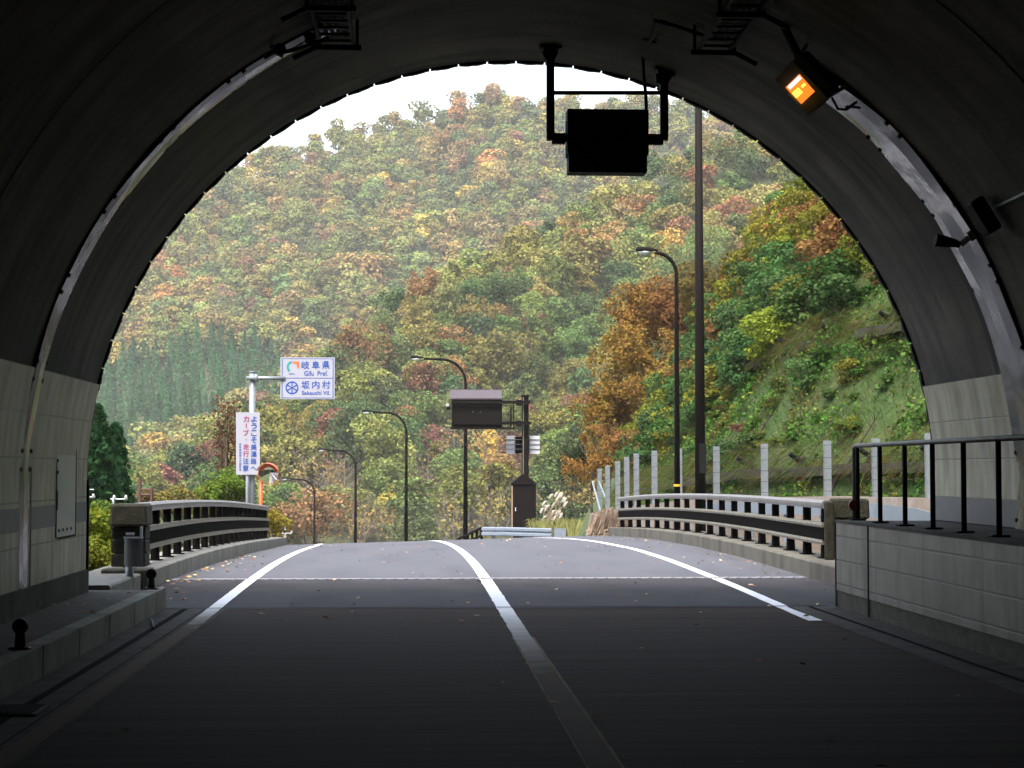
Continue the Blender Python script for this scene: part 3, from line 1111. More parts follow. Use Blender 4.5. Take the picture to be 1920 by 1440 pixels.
def railing(fx, off, y0, y1, n, kh, lab):
    """off: from kerb face to railing middle (signed)"""
    def path(h, dy=0.0, so=0.0, N=24):
        return [(fx(t) + off + so, t, zr(fx(t), t) + kh + h) for t in np.linspace(y0, y1, N)]
    s = 1 if off > 0 else -1
    t = thing('bridge_railing', lab, 'railing', (fx(y0) + off, y0, 0), 'brown bridge railings')
    q = MB()
    q.profile(path(0.80), [(-0.085, -0.01), (-0.07, -0.055), (0.07, -0.055), (0.085, -0.01), (0.085, 0.03), (0.05, 0.065), (-0.05, 0.065), (-0.085, 0.03)])
    q.build('top_rail', M['railtop'], t)
    for h in (0.50, 0.245):
        q = MB()
        q.profile(path(h, so=-s * 0.03), [(-0.05, -0.035), (0.05, -0.035), (0.06, 0.0), (0.05, 0.035), (-0.05, 0.035), (-0.06, 0.0)])
        q.build('rail', M['railmid'], t)
    q = MB()
    q.profile(path(0.372, so=-s * 0.052), [(-0.012, -0.11), (0.012, -0.11), (0.012, 0.11), (-0.012, 0.11)])
    q.build('infill_panel', M['rail'], t)
    q0 = None
    for i in range(n):
        yv = y0 + 0.25 + (y1 - y0 - 0.5) * i / (n - 1)
        xv = fx(yv) + off + s * 0.02
        zv = zr(fx(yv), yv) + kh
        q = MB()
        q.extrude([(-0.10, 0.012), (0.10, 0.012), (0.055, 0.25), (0.05, 0.76), (-0.05, 0.76), (-0.055, 0.25)], (xv - 0.055, yv, zv), Vector((0, 1, 0)), Vector((0, 0, 1)), Vector((1, 0, 0)), 0.11)
        q.box((xv, yv, zv + 0.006), (0.2, 0.26, 0.016))
        q.build('post', M['rail'], t)
    return t


railing(XL, -0.32, 24.3, 50, 21, 0.24, 'curved brown railing on the bridge side with the road sign')
railing(XR, 0.34, 26.6, 52, 18, 0.25, 'curved brown railing on the bridge side with the grassy slope')

# end blocks
eb = thing('railing_end_block', 'dark concrete end block of the railing next to the footpath', 'end block', (-3.75, 23.9, 0.1))
q = MB()
a, c = P(206, 945, 23.9), P(276, 987, 23.9)
q.box(((a.x + c.x) / 2, 24.15, (a.z + c.z) / 2), (c.x - a.x, 0.55, a.z - c.z), None, 0, 0.96, 0.03)
q.build('cap', M['mossy'], eb)
q = MB()
a, c = P(208, 987, 24), P(272, 1064, 24)
for k in range(3):
    hh = (a.z - c.z) / 3
    q.box(((a.x + c.x) / 2, 24.22, c.z + hh * (k + 0.5)), (c.x - a.x, 0.4, hh - 0.012), None, 0, 1, 0.012)
q.build('body', mat('dark_block_stone', (0.035, 0.035, 0.03), 0.9, var=0.5, scale=9, bump=0.5), eb)
q = MB()
a, c = P(194, 1068, 23.6), P(235, 1092, 23.6)
q.box(((a.x + c.x) / 2, 23.7, (a.z + c.z) / 2 - 0.05), (c.x - a.x + 0.02, 0.5, a.z - c.z + 0.12), None, 0, 1, 0.02)
a, c = P(250, 1068, 23.6), P(282, 1092, 23.6)
q.box(((a.x + c.x) / 2, 23.7, (a.z + c.z) / 2 - 0.05), (c.x - a.x, 0.5, a.z - c.z + 0.12), None, 0, 1, 0.02)
q.build('footing', M['mossy'], eb)

mk = thing('marker_post', 'grey metal marker panel on a short post before the end block', 'marker post', P(243, 1094, 22.8))
q = MB()
a, c = P(243, 1060, 22.8), P(243, 1100, 22.8)
q.tube([c, a], 0.05, 10)
q.build('post', M['galv'], mk, True)
q = MB()
a, c = P(233, 1010, 22.8), P(268, 1062, 22.8)
prof = []
for k in range(11):
    t_ = -1 + 2 * k / 10
    prof.append(((a.x + c.x) / 2 + t_ * (c.x - a.x) / 2, 22.8 + 0.07 * t_ * t_ - 0.07))
q.quadstrip([(x_, y_, c.z) for x_, y_ in prof], [(x_, y_, a.z) for x_, y_ in prof])
q.quadstrip([(x_, y_ + 0.02, c.z) for x_, y_ in prof], [(x_, y_ + 0.02, a.z) for x_, y_ in prof])
q.quadstrip([(x_, y_, a.z) for x_, y_ in prof], [(x_, y_ + 0.02, a.z) for x_, y_ in prof])
q.build('curved_panel', mat('dull_grey_metal', (0.12, 0.125, 0.13), 0.5, metal=0.3, var=0.2, scale=8), mk, True)
q = MB()
a2 = P(250, 1008, 22.74)
q.box(a2, (0.24, 0.03, 0.02))
q.box(P(265, 998, 22.74), (0.03, 0.04, 0.14))
q.box(P(244, 1001, 22.74), (0.1, 0.03, 0.03))
q.build('bright_bracket', M['plate'], mk)

eb2 = thing('railing_end_block', 'lichen-stained concrete end block beside the raised walkway', 'end block', (6.2, 26.3, 0.2))
q = MB()
xx = XR(26.4) + 0.34
q.box((xx - 0.01, 26.42, 0.66), (0.13, 0.12, 0.86), None, 0, 1, 0.02)
q.build('end_plate', M['lichen'], eb2)
q = MB()
q.box((xx + 0.35, 26.7, 0.98), (0.52, 0.5, 0.3), None, 0, 0.97, 0.03)
q.box((xx + 0.35, 26.75, 0.5), (0.44, 0.4, 0.7), None, 0, 1, 0.02)
q.build('cap', M['lichen'], eb2)

# ------------------------------------------------------------------ land
def zland(X, Y):
    c = Xc(Y)
    base = zr(c, min(Y, 160)) - 0.45
    left = XL(Y) - 0.9
    right = XR(Y) + 0.75
    z = base
    if X < left:
        d = left - X
        z = base - 0.15 * d if d < 3 else base - 0.45 - 0.55 * min(d - 3, 26)
    if X > right and Y > 66:
        z = base - 0.02 * min(X - right, 40)
    v = ss(85, 190, Y)
    return z * (1 - v) + (-13.0) * v + 0.15 * noise.noise(Vector((X * 0.3, Y * 0.3, 2)))


gx = [-1500, -700, -300, -150, -90, -60, -45] + list(np.arange(-36, 16, 1.0)) + [16, 20, 30, 45, 70, 110, 180, 350, 800, 1600]
gy = list(np.arange(PY + 0.3, 80, 1.5)) + list(np.arange(80, 220, 8)) + [240, 300, 400, 600, 900, 1500, 2500]
V, Fc = [], []
for y in gy:
    for x in gx:
        V.append((x, y, zland(x, y)))
nx_ = len(gx)
for j in range(len(gy) - 1):
    for i in range(nx_ - 1):
        Fc.append((j * nx_ + i, j * nx_ + i + 1, (j + 1) * nx_ + i + 1, (j + 1) * nx_ + i))
b = MB()
b.v, b.f, b.m = V, Fc, [0] * len(Fc)
struct(b.build('ground', M['grassground'], smooth=True), 'grassy valley ground below the bridge', 'ground')

# hillside over the tunnel (shades the road from behind)
b = MB()
hx = list(np.linspace(-90, 90, 25))
hy = [20.2, 10, -5, -30, -70, -130]
for j in range(len(hy) - 1):
    b.quadstrip([(x, hy[j], 8.7 + 0.75 * (20.2 - hy[j])) for x in hx], [(x, hy[j + 1], 8.7 + 0.75 * (20.2 - hy[j + 1])) for x in hx])
b.quadstrip([(x, 20.19, -25) for x in (-90, -40, -7.9)], [(x, 20.19, 8.7) for x in (-90, -40, -7.9)])
b.quadstrip([(x, 20.19, -25) for x in (10.0, 40, 90)], [(x, 20.19, 8.7) for x in (10.0, 40, 90)])
struct(b.build('hillside', M['soil']), 'soil hillside rising over the tunnel', 'hillside')


# slope with concrete frame on the right
def slope_pt(Y, d, bump=True):
    x0 = fenceX(Y) + 0.9
    z0 = fencez(Y) - 0.1
    if d < 9:
        x, z = x0 + d, z0 + 1.55 * d
    else:
        x, z = x0 + d, z0 + 1.55 * 9 + 0.95 * (d - 9)
    if bump:
        z += 0.25 * noise.noise(Vector((Y * 0.35, d * 0.5, 5))) + 0.1 * noise.noise(Vector((Y * 1.3, d * 1.6, 8)))
    return Vector((x, Y, z))


b = MB()
sy = list(np.arange(PY + 0.4, 120, 1.0))
sdv = list(np.arange(-0.6, 9, 0.6)) + list(np.arange(9, 70, 4))
for j in range(len(sy) - 1):
    b.quadstrip([slope_pt(sy[j], d) for d in sdv], [slope_pt(sy[j + 1], d) for d in sdv])
struct(b.build('slope_ground', M['slope'], smooth=True), 'steep turfed slope behind the wire fence', 'slope')

sf = thing('retaining_grid', 'concrete grid frame set into the turfed slope', 'retaining frame', slope_pt(55, 0))
for dlev in (0.5, 3.0, 5.6):
    run = []
    for y in list(np.arange(38, 74, 0.75)) + [999]:
        if y > 900 or noise.noise(Vector((y * 0.28, dlev * 3, 50))) < -0.12:
            if len(run) > 2:
                q = MB()
                q.profile(run, [(-0.12, -0.24), (0.25, -0.24), (0.25, 0.02), (-0.12, 0.02)])
                q.build('cross_beam', M['frame'], sf)
            run = []
            continue
        run.append(slope_pt(y, dlev, False) + Vector((-0.3 + 0.05 * noise.noise(Vector((y, dlev, 3))), 0, 0.12 + 0.06 * noise.noise(Vector((y * 0.8, dlev, 6))))))
for yv in np.arange(40, 74, 3.4):
    q, run = MB(), 0
    for d in list(np.arange(0.0, 7.0, 0.5)) + [99]:
        if d > 90 or noise.noise(Vector((yv * 0.7, d * 0.45, 21))) < -0.05:
            if run:
                q.build('rib', M['frame'], sf)
            q, run = MB(), 0
            continue
        p_, p2 = slope_pt(yv, d, False), slope_pt(yv, d + 0.52, False)
        m_ = (p_ + p2) / 2
        di = (p2 - p_).normalized()
        rr = di.to_track_quat('Z', 'Y').to_matrix()
        q.box(m_ + Vector((0.1, 0, -0.09)), (0.28, 0.3, (p2 - p_).length * 1.0), rr)
        run += 1

anch = None
ai = 0
aspots = [(42, 0.6), (42, 3.1), (45.4, 0.6), (45.4, 3.1), (45.4, 5.7), (48.8, 0.6), (48.8, 3.1), (52.2, 0.6), (52.2, 3.1), (52.2, 5.7), (55.6, 0.6), (55.6, 3.1), (59, 3.1), (62.4, 3.1), (65.8, 3.1)]
for (ya, da) in aspots:
    p_ = slope_pt(ya, da, False) + Vector((-0.1, 0, 0.12))
    if anch is None:
        anch = thing('slope_anchor', 'stubby black anchor cap jutting from the concrete slope frame', 'anchor', p_, 'black anchor caps on the slope frame')
        q = MB()
        q.box(p_ + Vector((-0.02, 0, 0.02)), (0.3, 0.34, 0.12), Matrix.Rotation(R(-57), 3, 'Y'))
        q.build('bearing_plate', M['frame'], anch)
        q = MB()
        q.tube([p_, p_ + Vector((-0.36, -0.07, 0.24))], [0.075, 0.06], 10)
        q.build('cap', M['black'], anch)
    else:
        copy_thing(anch, p_)

# low concrete wall with the rockfall fence
rf = thing('rockfall_fence', 'grey post and wire rockfall fence on a low concrete wall', 'fence', (fenceX(45), 45, 0))
q = MB()
pth = []
for y in np.arange(30, 76, 1.0):
    pth.append((fenceX(y), y, fencez(y)))
q.profile(pth, [(-0.28, -1.9), (0.3, -1.9), (0.3, 0), (-0.18, 0)])
q.build('base_wall', M['pinkwall'], rf)
posts = FENCE
tops = []
for (xp, yp, yy_) in posts:
    tp = P(xp, yp, yy_)
    tops.append(tp)
    zb = fencez(yy_) - 0.05
    q = MB()
    hz = tp.z - zb
    for off in (-0.075, 0.075):
        q.box((tp.x, yy_ + off, (tp.z + zb) / 2), (0.165, 0.016, hz))
    q.box((tp.x, yy_, (tp.z + zb) / 2), (0.014, 0.134, hz))
    q.build('post', M['galv'], rf)
q = MB()
for lev in (0.08, 0.28, 0.48, 0.68, 0.9):
    pts = []
    for tp, (xp, yp, yy_) in zip(tops, posts):
        zb = fencez(yy_)
        pts.append((tp.x - 0.1, yy_, zb + (tp.z - zb) * lev + 0.02))
    q.tube(pts, 0.005, 4)
q.build('cables', M['rungs'], rf)
q = MB()
for (i, s) in ((-1, 0.55), (-1, -0.3)):
    tp = tops[i]
    q.tube([(tp.x - 0.25 + s * 0.3, 71.4, tp.z - 0.5), (tp.x - 0.05 + s * 0.5, 69, fencez(70) - 0.2)], 0.035, 6)
q.build('brace', M['galv'], rf)


# guard rails
def wbeam(path, label, zt, ends=True, cat='guardrail'):
    t = thing('guardrail', label, cat, path[0])
    q = MB()
    h = 0.32
    prof = [(0.0, 0.0), (0.05, 0.03), (0.05, 0.11), (0.0, 0.15), (0.0, 0.17), (0.05, 0.21), (0.05, 0.29), (0.0, 0.32), (-0.02, 0.32), (-0.02, 0.0)]
    q.profile([Vector(p) + Vector((0, 0, zt - h)) for p in path], prof)
    q.build('beam', M['guard'], t)
    tot = 0
    for i in range(len(path) - 1):
        a_, c_ = Vector(path[i]), Vector(path[i + 1])
        n_ = max(1, int((c_ - a_).length / 2.0))
        for k in range(n_):
            p_ = a_.lerp(c_, (k + 0.4) / n_)
            q = MB()
            q.tube([p_ + Vector((0.06, 0.06, -0.3)), p_ + Vector((0.06, 0.06, zt - 0.02))], 0.06, 8)
            q.build('post', M['guard'], t)
    return t


wbeam([(XR(23) + 2.6, 27, 0.05), (fenceX(36) - 2.2, 34, 0.1), (fenceX(39) - 1.2, 39, 0.1), (fenceX(44) - 1.1, 44, 0.05), (fenceX(50) - 0.9, 50, -0.1)], 'white corrugated guardrail along the side road below the fence', 0.72)
a, c, d_, e_ = P(905, 1000, 66), P(948, 1000, 64), P(1035, 1000, 62.5), P(1063, 1000, 61.5)
zt = P(980, 990, 63).z
pth = [Vector((v.x, v.y, zt - 0.75)) for v in (a, c, d_)]
pth[0].z -= 0.06
gr2 = wbeam(pth, 'short pale blue guardrail before the brown equipment cabinet', 0.75)
q = MB()
p1_ = P(1038, 990, 62.4)
p2_ = P(1063, 990, 61.8)
q.box(((p1_.x + p2_.x) / 2, 62.1, zt - 0.2), (p2_.x - p1_.x, 0.03, 0.42), Matrix.Rotation(R(-20), 3, 'Z'), 0, 1, 0.008)
q.build('end_panel', M['guard'], gr2)
# far brown railing going down behind it
t = thing('roadside_railing', 'brown railing dropping out of sight beyond the crest', 'railing', P(880, 1000, 72))
q = MB()
A0, A1 = P(903, 990, 68), P(856, 1012, 82)
for dz in (0, -0.28):
    q.tube([A0 + Vector((0, 0, dz)), A1 + Vector((0, 0, dz))], 0.05, 6)
q.build('rails', M['rail'], t)
for k in range(7):
    p_ = A0.lerp(A1, k / 6)
    q = MB()
    q.box(p_ + Vector((0, 0, -0.4)), (0.1, 0.1, 0.8))
    q.build('post', M['rail'], t)

# ------------------------------------------------------------------ street lamps and poles
def street_lamp(xb, ytop, xhead, Y, label, r=0.075, ybase=None, head_big=1.0, bend=0.8):
    top = P(xb, ytop, Y)
    head = P(xhead, ytop, Y)
    zb = min(zland(top.x, Y), zr(top.x, Y)) - 0.1
    base = Vector((top.x, Y, zb))
    t = thing('street_lamp', label, 'street lamp', base, 'brown curved street lamps along the road')
    arm = head.x - top.x
    bd = bend * abs(arm) * 0.55
    pts, rs = [base], [r * 1.25]
    hgt = top.z - zb - bd
    pts.append(base + Vector((0, 0, hgt)))
    rs.append(r * 0.72)
    for k in range(1, 9):
        an = math.pi / 2 * k / 8
        pts.append(Vector((top.x + (arm / abs(arm)) * bd * (1 - math.cos(an)), Y, zb + hgt + bd * math.sin(an))))
        rs.append(r * 0.7)
    hx0 = head.x - arm / abs(arm) * 0.55 * head_big
    pts.append(Vector((hx0, Y, top.z + 0.03)))
    rs.append(r * 0.6)
    q = MB()
    q.tube(pts, rs, 10)
    q.build('pole', M['brown'], t, True)
    q = MB()
    sg = arm / abs(arm)
    L = 0.62 * head_big
    prof = [(0, 0.035), (0.12, 0.06), (0.3, 0.105), (0.5, 0.12), (0.58, 0.09), (0.62, 0.03)]
    q.tube([(hx0 + sg * (u - 0.02) * head_big, Y, top.z + 0.06) for u, _ in prof], [w * head_big for _, w in prof], 12)
    for i_, v in enumerate(q.v):
        q.v[i_] = (v[0], v[1] * 1.0, top.z + 0.06 + (v[2] - top.z - 0.06) * (0.95 if v[2] > top.z + 0.06 else 0.3))
    q.build('lamp_head', M['brown'], t, True)
    q = MB()
    q.tube([(hx0 + sg * (u - 0.02) * head_big, Y, top.z + 0.035) for u in (0.2, 0.26, 0.36, 0.5, 0.56)], [w * head_big for w in (0.02, 0.075, 0.1, 0.085, 0.02)], 12)
    for i_, v in enumerate(q.v):
        q.v[i_] = (v[0], v[1], min(v[2], top.z + 0.04))
    q.build('lens', M['lens_off'], t, True)
    return t, base


sl1, base1 = street_lamp(1268, 474, 1195, 50, 'tall brown street lamp beside the thick dark pole', 0.075, bend=1.0)
q = MB()
zb = P(1268, 910, 50).z
q.tube([(base1.x, 50, zb - 0.03), (base1.x, 50, zb + 0.03)], 0.1, 12)
q.build('warning_band', M['yellow'], sl1)
street_lamp(873, 674, 771, 77, 'brown street lamp rising behind the equipment board', 0.085)
street_lamp(762, 774, 680, 95, 'brown street lamp with only one lamp between it and the board', 0.09)
street_lamp(667, 845, 597, 112, 'brown street lamp just in front of red maples on the hill', 0.09)
street_lamp(590, 899, 529, 130, 'shortest brown street lamp far down the road beside the convex mirror', 0.09)

up = thing('utility_pole', 'thick dark pole rising out of view behind the railing', 'pole', (P(1313, 900, 48).x, 48, -0.5))
px_, q = P(1313, 900, 48).x, MB()
q.tube([(px_, 48, -0.6), (px_, 48, 12.5)], [0.15, 0.09], 14)
q.build('pole', M['brown'], up, True)
q = MB()
a = P(1317, 832, 47.85)
c = P(1317, 888, 47.85)
q.box((a.x, 47.86, (a.z + c.z) / 2), (0.17, 0.2, a.z - c.z), None, 0, 1, 0.015)
q.build('control_box', M['black'], up)


def small_pole(x, ytop, Y, label, arms, ins, rad=0.06, mtl='galv', lean=0.0, transformer=None):
    tp = P(x, ytop, Y)
    zb = zland(tp.x, Y) - 0.3
    t = thing('electric_pole', label, 'electric pole', (tp.x + lean, Y, zb), 'electric poles in the valley')
    q = MB()
    q.tube([(tp.x + lean, Y, zb), tp], [rad * 1.4, rad], 8)
    q.build('pole', M[mtl], t, True)
    for (xa, xb_, ya) in arms:
        q = MB()
        a_, b_ = P(xa, ya, Y), P(xb_, ya, Y)
        q.tube([a_, b_], 0.02, 6)
        q.build('cross_arm', M['galv'], t)
    for (xi, yi) in ins:
        p_ = P(xi, yi, Y)
        q = MB()
        q.tube([p_ + Vector((0, 0, -0.08)), p_, p_ + Vector((0, 0, 0.07))], [0.025, 0.045, 0.025], 8)
        q.build('insulator', M['ceramic'], t, True)
    if transformer:
        p_ = P(*transformer, Y - 0.15)
        q = MB()
        q.tube([p_ + Vector((0, 0, -0.14)), p_ + Vector((0, 0, -0.1)), p_ + Vector((0, 0, 0.1)), p_ + Vector((0, 0, 0.14))], [0.05, 0.08, 0.08, 0.04], 10)
        q.build('transformer', M['ceramic'], t, True)
    return t


small_pole(164, 912, 56, 'electric pole with white insulators beside the dark cedars', [(158, 176, 918), (164, 178, 932)], [(162, 915), (175, 930), (165, 950), (164, 956)], transformer=(169, 964))
small_pole(213, 934, 50, 'leaning electric pole with two insulators behind the railing end block', [(207, 239, 936)], [(214, 933), (236, 933)], 0.035, 'galv', -0.3)
small_pole(535, 984, 80, 'thin electric pole with three insulators beyond the sign post', [(523, 547, 1000)], [(535, 986), (523, 998), (547, 998)], 0.03, 'galv')
t = thing('steel_frame', 'rusty brown steel frame behind the bridge railing', 'frame', P(262, 940, 58))
q = MB()
q.tube([P(262, 898, 58), P(262, 990, 58)], 0.06, 6)
q.tube([P(284, 914, 58), P(284, 990, 58)], 0.05, 6)
q.tube([P(262, 918, 58), P(285, 918, 58)], 0.04, 6)
q.tube([P(262, 928, 58), P(285, 928, 58)], 0.04, 6)
q.build('bars', mat('rusty_steel', (0.1, 0.05, 0.04), 0.8, var=0.3), t)


# ------------------------------------------------------------------ signs
def glyphs(txt, size):
    cu = bpy.data.curves.new('lettering', 'FONT')
    cu.body = txt
    cu.size = size
    cu.resolution_u = 3
    cu.align_x = 'CENTER'
    cu.align_y = 'CENTER'
    cu.extrude = 0.0
    cu.offset = size * 0.012
    o = bpy.data.objects.new('lettering', cu)
    COL.objects.link(o)
    bpy.context.view_layer.update()
    me = bpy.data.meshes.new_from_object(o.evaluated_get(bpy.context.evaluated_depsgraph_get()))
    vs = [(v.co.x, v.co.y) for v in me.vertices]
    fs = [tuple(p.vertices) for p in me.polygons]
    bpy.data.objects.remove(o)
    bpy.data.curves.remove(cu)
    bpy.data.meshes.remove(me)
    return vs, fs


def write(q, txt, x, y, Yd, h_px, w_px=None, rot=0.0):
    """a word whose box is centred on pixel-sized place (x, y): fitted to height and width"""
    vs, fs = glyphs(txt, 1.0)
    if rot:
        vs = [(a * math.cos(rot) - b_ * math.sin(rot), a * math.sin(rot) + b_ * math.cos(rot)) for a, b_ in vs]
    x0, x1 = min(v[0] for v in vs), max(v[0] for v in vs)
    y0, y1 = min(v[1] for v in vs), max(v[1] for v in vs)
    c = P(x, y, Yd)
    s = Yd / F
    ky = h_px * s / (y1 - y0)
    kx = ky if w_px is None else w_px * s / (x1 - x0)
    k = len(q.v)
    for a, b_ in vs:
        q.v.append((c.x + (a - (x0 + x1) / 2) * kx, Yd, c.z + (b_ - (y0 + y1) / 2) * ky))
    for f in fs:
        q.f.append(tuple(i + k for i in f))
        q.m.append(0)


YS = 56.0
sp = thing('road_sign_post', 'grey sign post carrying a prefecture and village name board', 'road sign', (P(472, 900, YS).x, YS, -0.5))
xpole = P(472, 900, YS).x
q = MB()
q.tube([(xpole, YS, -1.6), (xpole, YS, P(0, 696, YS).z)], [0.1, 0.095], 14)
q.tube([(xpole, YS, P(0, 695, YS).z), (xpole, YS, P(0, 697, YS).z)], 0.115, 14)
q.build('pole', M['galv'], sp, True)
q = MB()
zA = P(0, 708, YS).z
q.tube([(P(462, 708, YS).x, YS - 0.13, zA), (P(535, 708, YS).x, YS - 0.02, zA)], 0.06, 10)
q.box((xpole + 0.12, YS - 0.05, zA), (0.1, 0.24, 0.22))
q.build('arm', M['galv'], sp, True)
q = MB()
a, c = P(526, 670, YS), P(627.5, 748.5, YS)
q.box(((a.x + c.x) / 2, YS, (a.z + c.z) / 2), (c.x - a.x, 0.05, a.z - c.z), None, 0, 1, 0.004)
bd = q.build('name_board', M['signwhite'], sp)
YF = YS - 0.032
q = MB()
for (x0, y0, x1, y1) in ((528.5, 672, 625, 673), (528.5, 745.5, 625, 746.5), (528.5, 672, 529.5, 746.5), (624, 672, 625, 746.5), (529, 708.3, 624.5, 709.5)):
    a, c = P(x0, y0, YF + 0.002), P(x1, y1, YF + 0.002)
    q.face([(a.x, a.y, c.z), (c.x, a.y, c.z), (c.x, a.y, a.z), (a.x, a.y, a.z)])
write(q, '岐', 572.5, 684.5, YF, 15, 15)
write(q, '阜', 592, 684.5, YF, 15, 14.5)
write(q, '県', 611, 684.5, YF, 15, 14.5)
write(q, 'Gifu  Pref.', 592.5, 700, YF, 9, 44)
write(q, '坂', 573, 721.5, YF, 15, 15.5)
write(q, '内', 592, 721.5, YF, 14.5, 14)
write(q, '村', 611.5, 721.5, YF, 15, 15)
write(q, 'Sakauchi Vil.', 592.5, 736.5, YF, 7.5, 53)
write(q, 'GIFU', 547, 701, YF, 3, 11)
# village emblem: ring with six spokes
ctr = P(547.5, 727, YF)
s_ = YS / F
for k in range(24):
    a0, a1 = 2 * math.pi * k / 24, 2 * math.pi * (k + 1) / 24
    r0, r1 = 9.8 * s_, 12 * s_
    q.face([ctr + Vector((r * math.cos(a_), 0, r * math.sin(a_))) for r, a_ in ((r0, a0), (r1, a0), (r1, a1), (r0, a1))])
for k in range(6):
    an = math.pi / 2 + k * math.pi / 3
    di = Vector((math.cos(an), 0, math.sin(an)))
    pe = Vector((-di.z, 0, di.x)) * 1.2 * s_
    o3 = ctr + Vector((0, -0.001, 0))
    q.face([o3 + pe * 0.5, o3 - pe * 0.5, o3 + di * 10.2 * s_ - pe, o3 + di * 10.2 * s_ + pe])
q.build('blue_lettering', M['signblue'], bd)
q = MB()
ce = P(549.5, 688, YF)
for k in range(8):
    a0, a1 = R(105 + 15.5 * k), R(105 + 15.5 * (k + 1))
    w0, w1 = 5.2 + 0.25 * k, 5.2 + 0.25 * (k + 1)
    q.face([ce + Vector((r * s_ * math.cos(a_), 0, r * s_ * math.sin(a_))) for r, a_ in ((8.0, a0), (12.0 , a0), (12.0, a1), (8.0, a1))])
q.build('teal_emblem', M['signteal'], bd)
q = MB()
pts = [(547.5, 677.5), (560.5, 677.5), (561, 690), (557.5, 690.5), (556.5, 684.5), (553.5, 681.5), (549.5, 681)]
q.face([P(x_, y_, YF) for x_, y_ in reversed(pts)])
q.build('orange_emblem', M['signorange'], bd)

vs_ = thing('welcome_sign', 'tall white vertical sign with blue and magenta writing', 'sign', (P(464, 900, YS).x, YS - 0.25, -0.5))
YV = YS - 0.22
q = MB()
a, c = P(443, 773, YV), P(487, 890, YV)
q.box(((a.x + c.x) / 2, YV, (a.z + c.z) / 2), (c.x - a.x, 0.04, a.z - c.z), Matrix.Rotation(R(-0.6), 3, 'Y'), 0, 1, 0.004)
vb = q.build('board', M['signwhite'], vs_)
q = MB()
q.tube([(P(463.5, 900, YV).x, YV + 0.06, -1.6), (P(463.5, 900, YV).x, YV + 0.06, P(0, 800, YV).z)], 0.05, 10)
q.build('post', M['galv'], vs_, True)
YG = YV - 0.03
q = MB()
for i, ch in enumerate('ようこそ美濃路へ'):
    yy_ = 785.5 + 13.2 * i
    write(q, ch, 476.2 - 0.12 * i, yy_, YG, 11 if ch != 'へ' else 6.5, 11)
write(q, '注', 460.8, 864.5, YG, 11, 11)
write(q, '意', 460.6, 877.7, YG, 11, 11)
for i, ch in enumerate('岐阜県揖斐土木事務所'):
    write(q, ch, 450.3, 833 + 5.3 * i, YG, 4.2, 4.2)
q.build('blue_lettering', M['signblue'], vb)
q = MB()
for ch, yy_, hh in (('カ', 785.5, 11), ('ー', 798, 8), ('ブ', 811, 11), ('・', 824.3, 2.2), ('走', 838, 11), ('行', 851.2, 11)):
    if ch == 'ー':
        write(q, ch, 461.8, yy_, YG, hh, 2.0, R(90))
    else:
        write(q, ch, 461.8 - 0.01 * (yy_ - 785), yy_, YG, hh, None if ch == '・' else 11)
q.build('magenta_lettering', M['signred'], vb)

# convex mirror
YM = 54.5
cm = thing('convex_mirror', 'round orange-framed convex traffic mirror on an orange post', 'traffic mirror', (P(488, 940, YM).x, YM, -0.5))
mc = P(503, 889, YM)
rm = 22.5 * YM / F * 0.82
q = MB()
q.tube([(P(488.5, 940, YM).x, YM + 0.1, -1.5), (P(488.5, 940, YM).x, YM + 0.1, mc.z + 0.1)], 0.055, 10)
q.build('post', M['orange'], cm, True)
q = MB()
q.tube([(P(488.5, 940, YM).x, YM + 0.1, mc.z), (mc.x, YM + 0.06, mc.z)], 0.035, 8)
q.build('arm', M['orange'], cm)
# the face is a shallow dome turned a little towards the road
rotm = Matrix.Rotation(R(-4), 3, 'Z') @ Matrix.Rotation(R(6), 3, 'X')
q = MB()
rings = 7
q.v.append(tuple(mc + rotm @ Vector((0, -0.07, 0))))
for i in range(1, rings + 1):
    rr = rm * i / rings
    dep = -0.07 * (1 - (rr / rm) ** 2)
    for k in range(32):
        an = 2 * math.pi * k / 32
        q.v.append(tuple(mc + rotm @ Vector((rr * math.cos(an), dep, rr * math.sin(an)))))
for k in range(32):
    q.f.append((0, 1 + k, 1 + (k + 1) % 32))
    q.m.append(0)
for i in range(rings - 1):
    for k in range(32):
        q.f.append((1 + i * 32 + k, 1 + (i + 1) * 32 + k, 1 + (i + 1) * 32 + (k + 1) % 32, 1 + i * 32 + (k + 1) % 32))
        q.m.append(0)
q.build('mirror_face', M['mirror'], cm, True)
q = MB()
q.tube([mc + rotm @ Vector((rm * 1.0 * math.cos(2 * math.pi * k / 40), 0.02, rm * 1.0 * math.sin(2 * math.pi * k / 40))) for k in range(41)], 0.022, 6, cap=False)
q.build('rim', M['orange'], cm)
q = MB()
A, B = [], []
for k in range(21):
    an = R(22 + 136 * k / 20)
    A.append(mc + rotm @ Vector((rm * 1.1 * math.cos(an), 0.02, rm * 1.1 * math.sin(an))))
    B.append(mc + rotm @ Vector((rm * 1.14 * math.cos(an), -0.24, rm * 1.14 * math.sin(an))))
q.quadstrip(A, B)
A2 = [p + (p - mc).normalized() * 0.012 for p in A]
B2 = [p + (p - mc).normalized() * 0.012 for p in B]
q.quadstrip(A2, B2)
q.quadstrip(B, B2)
q.build('visor', M['orange'], cm)

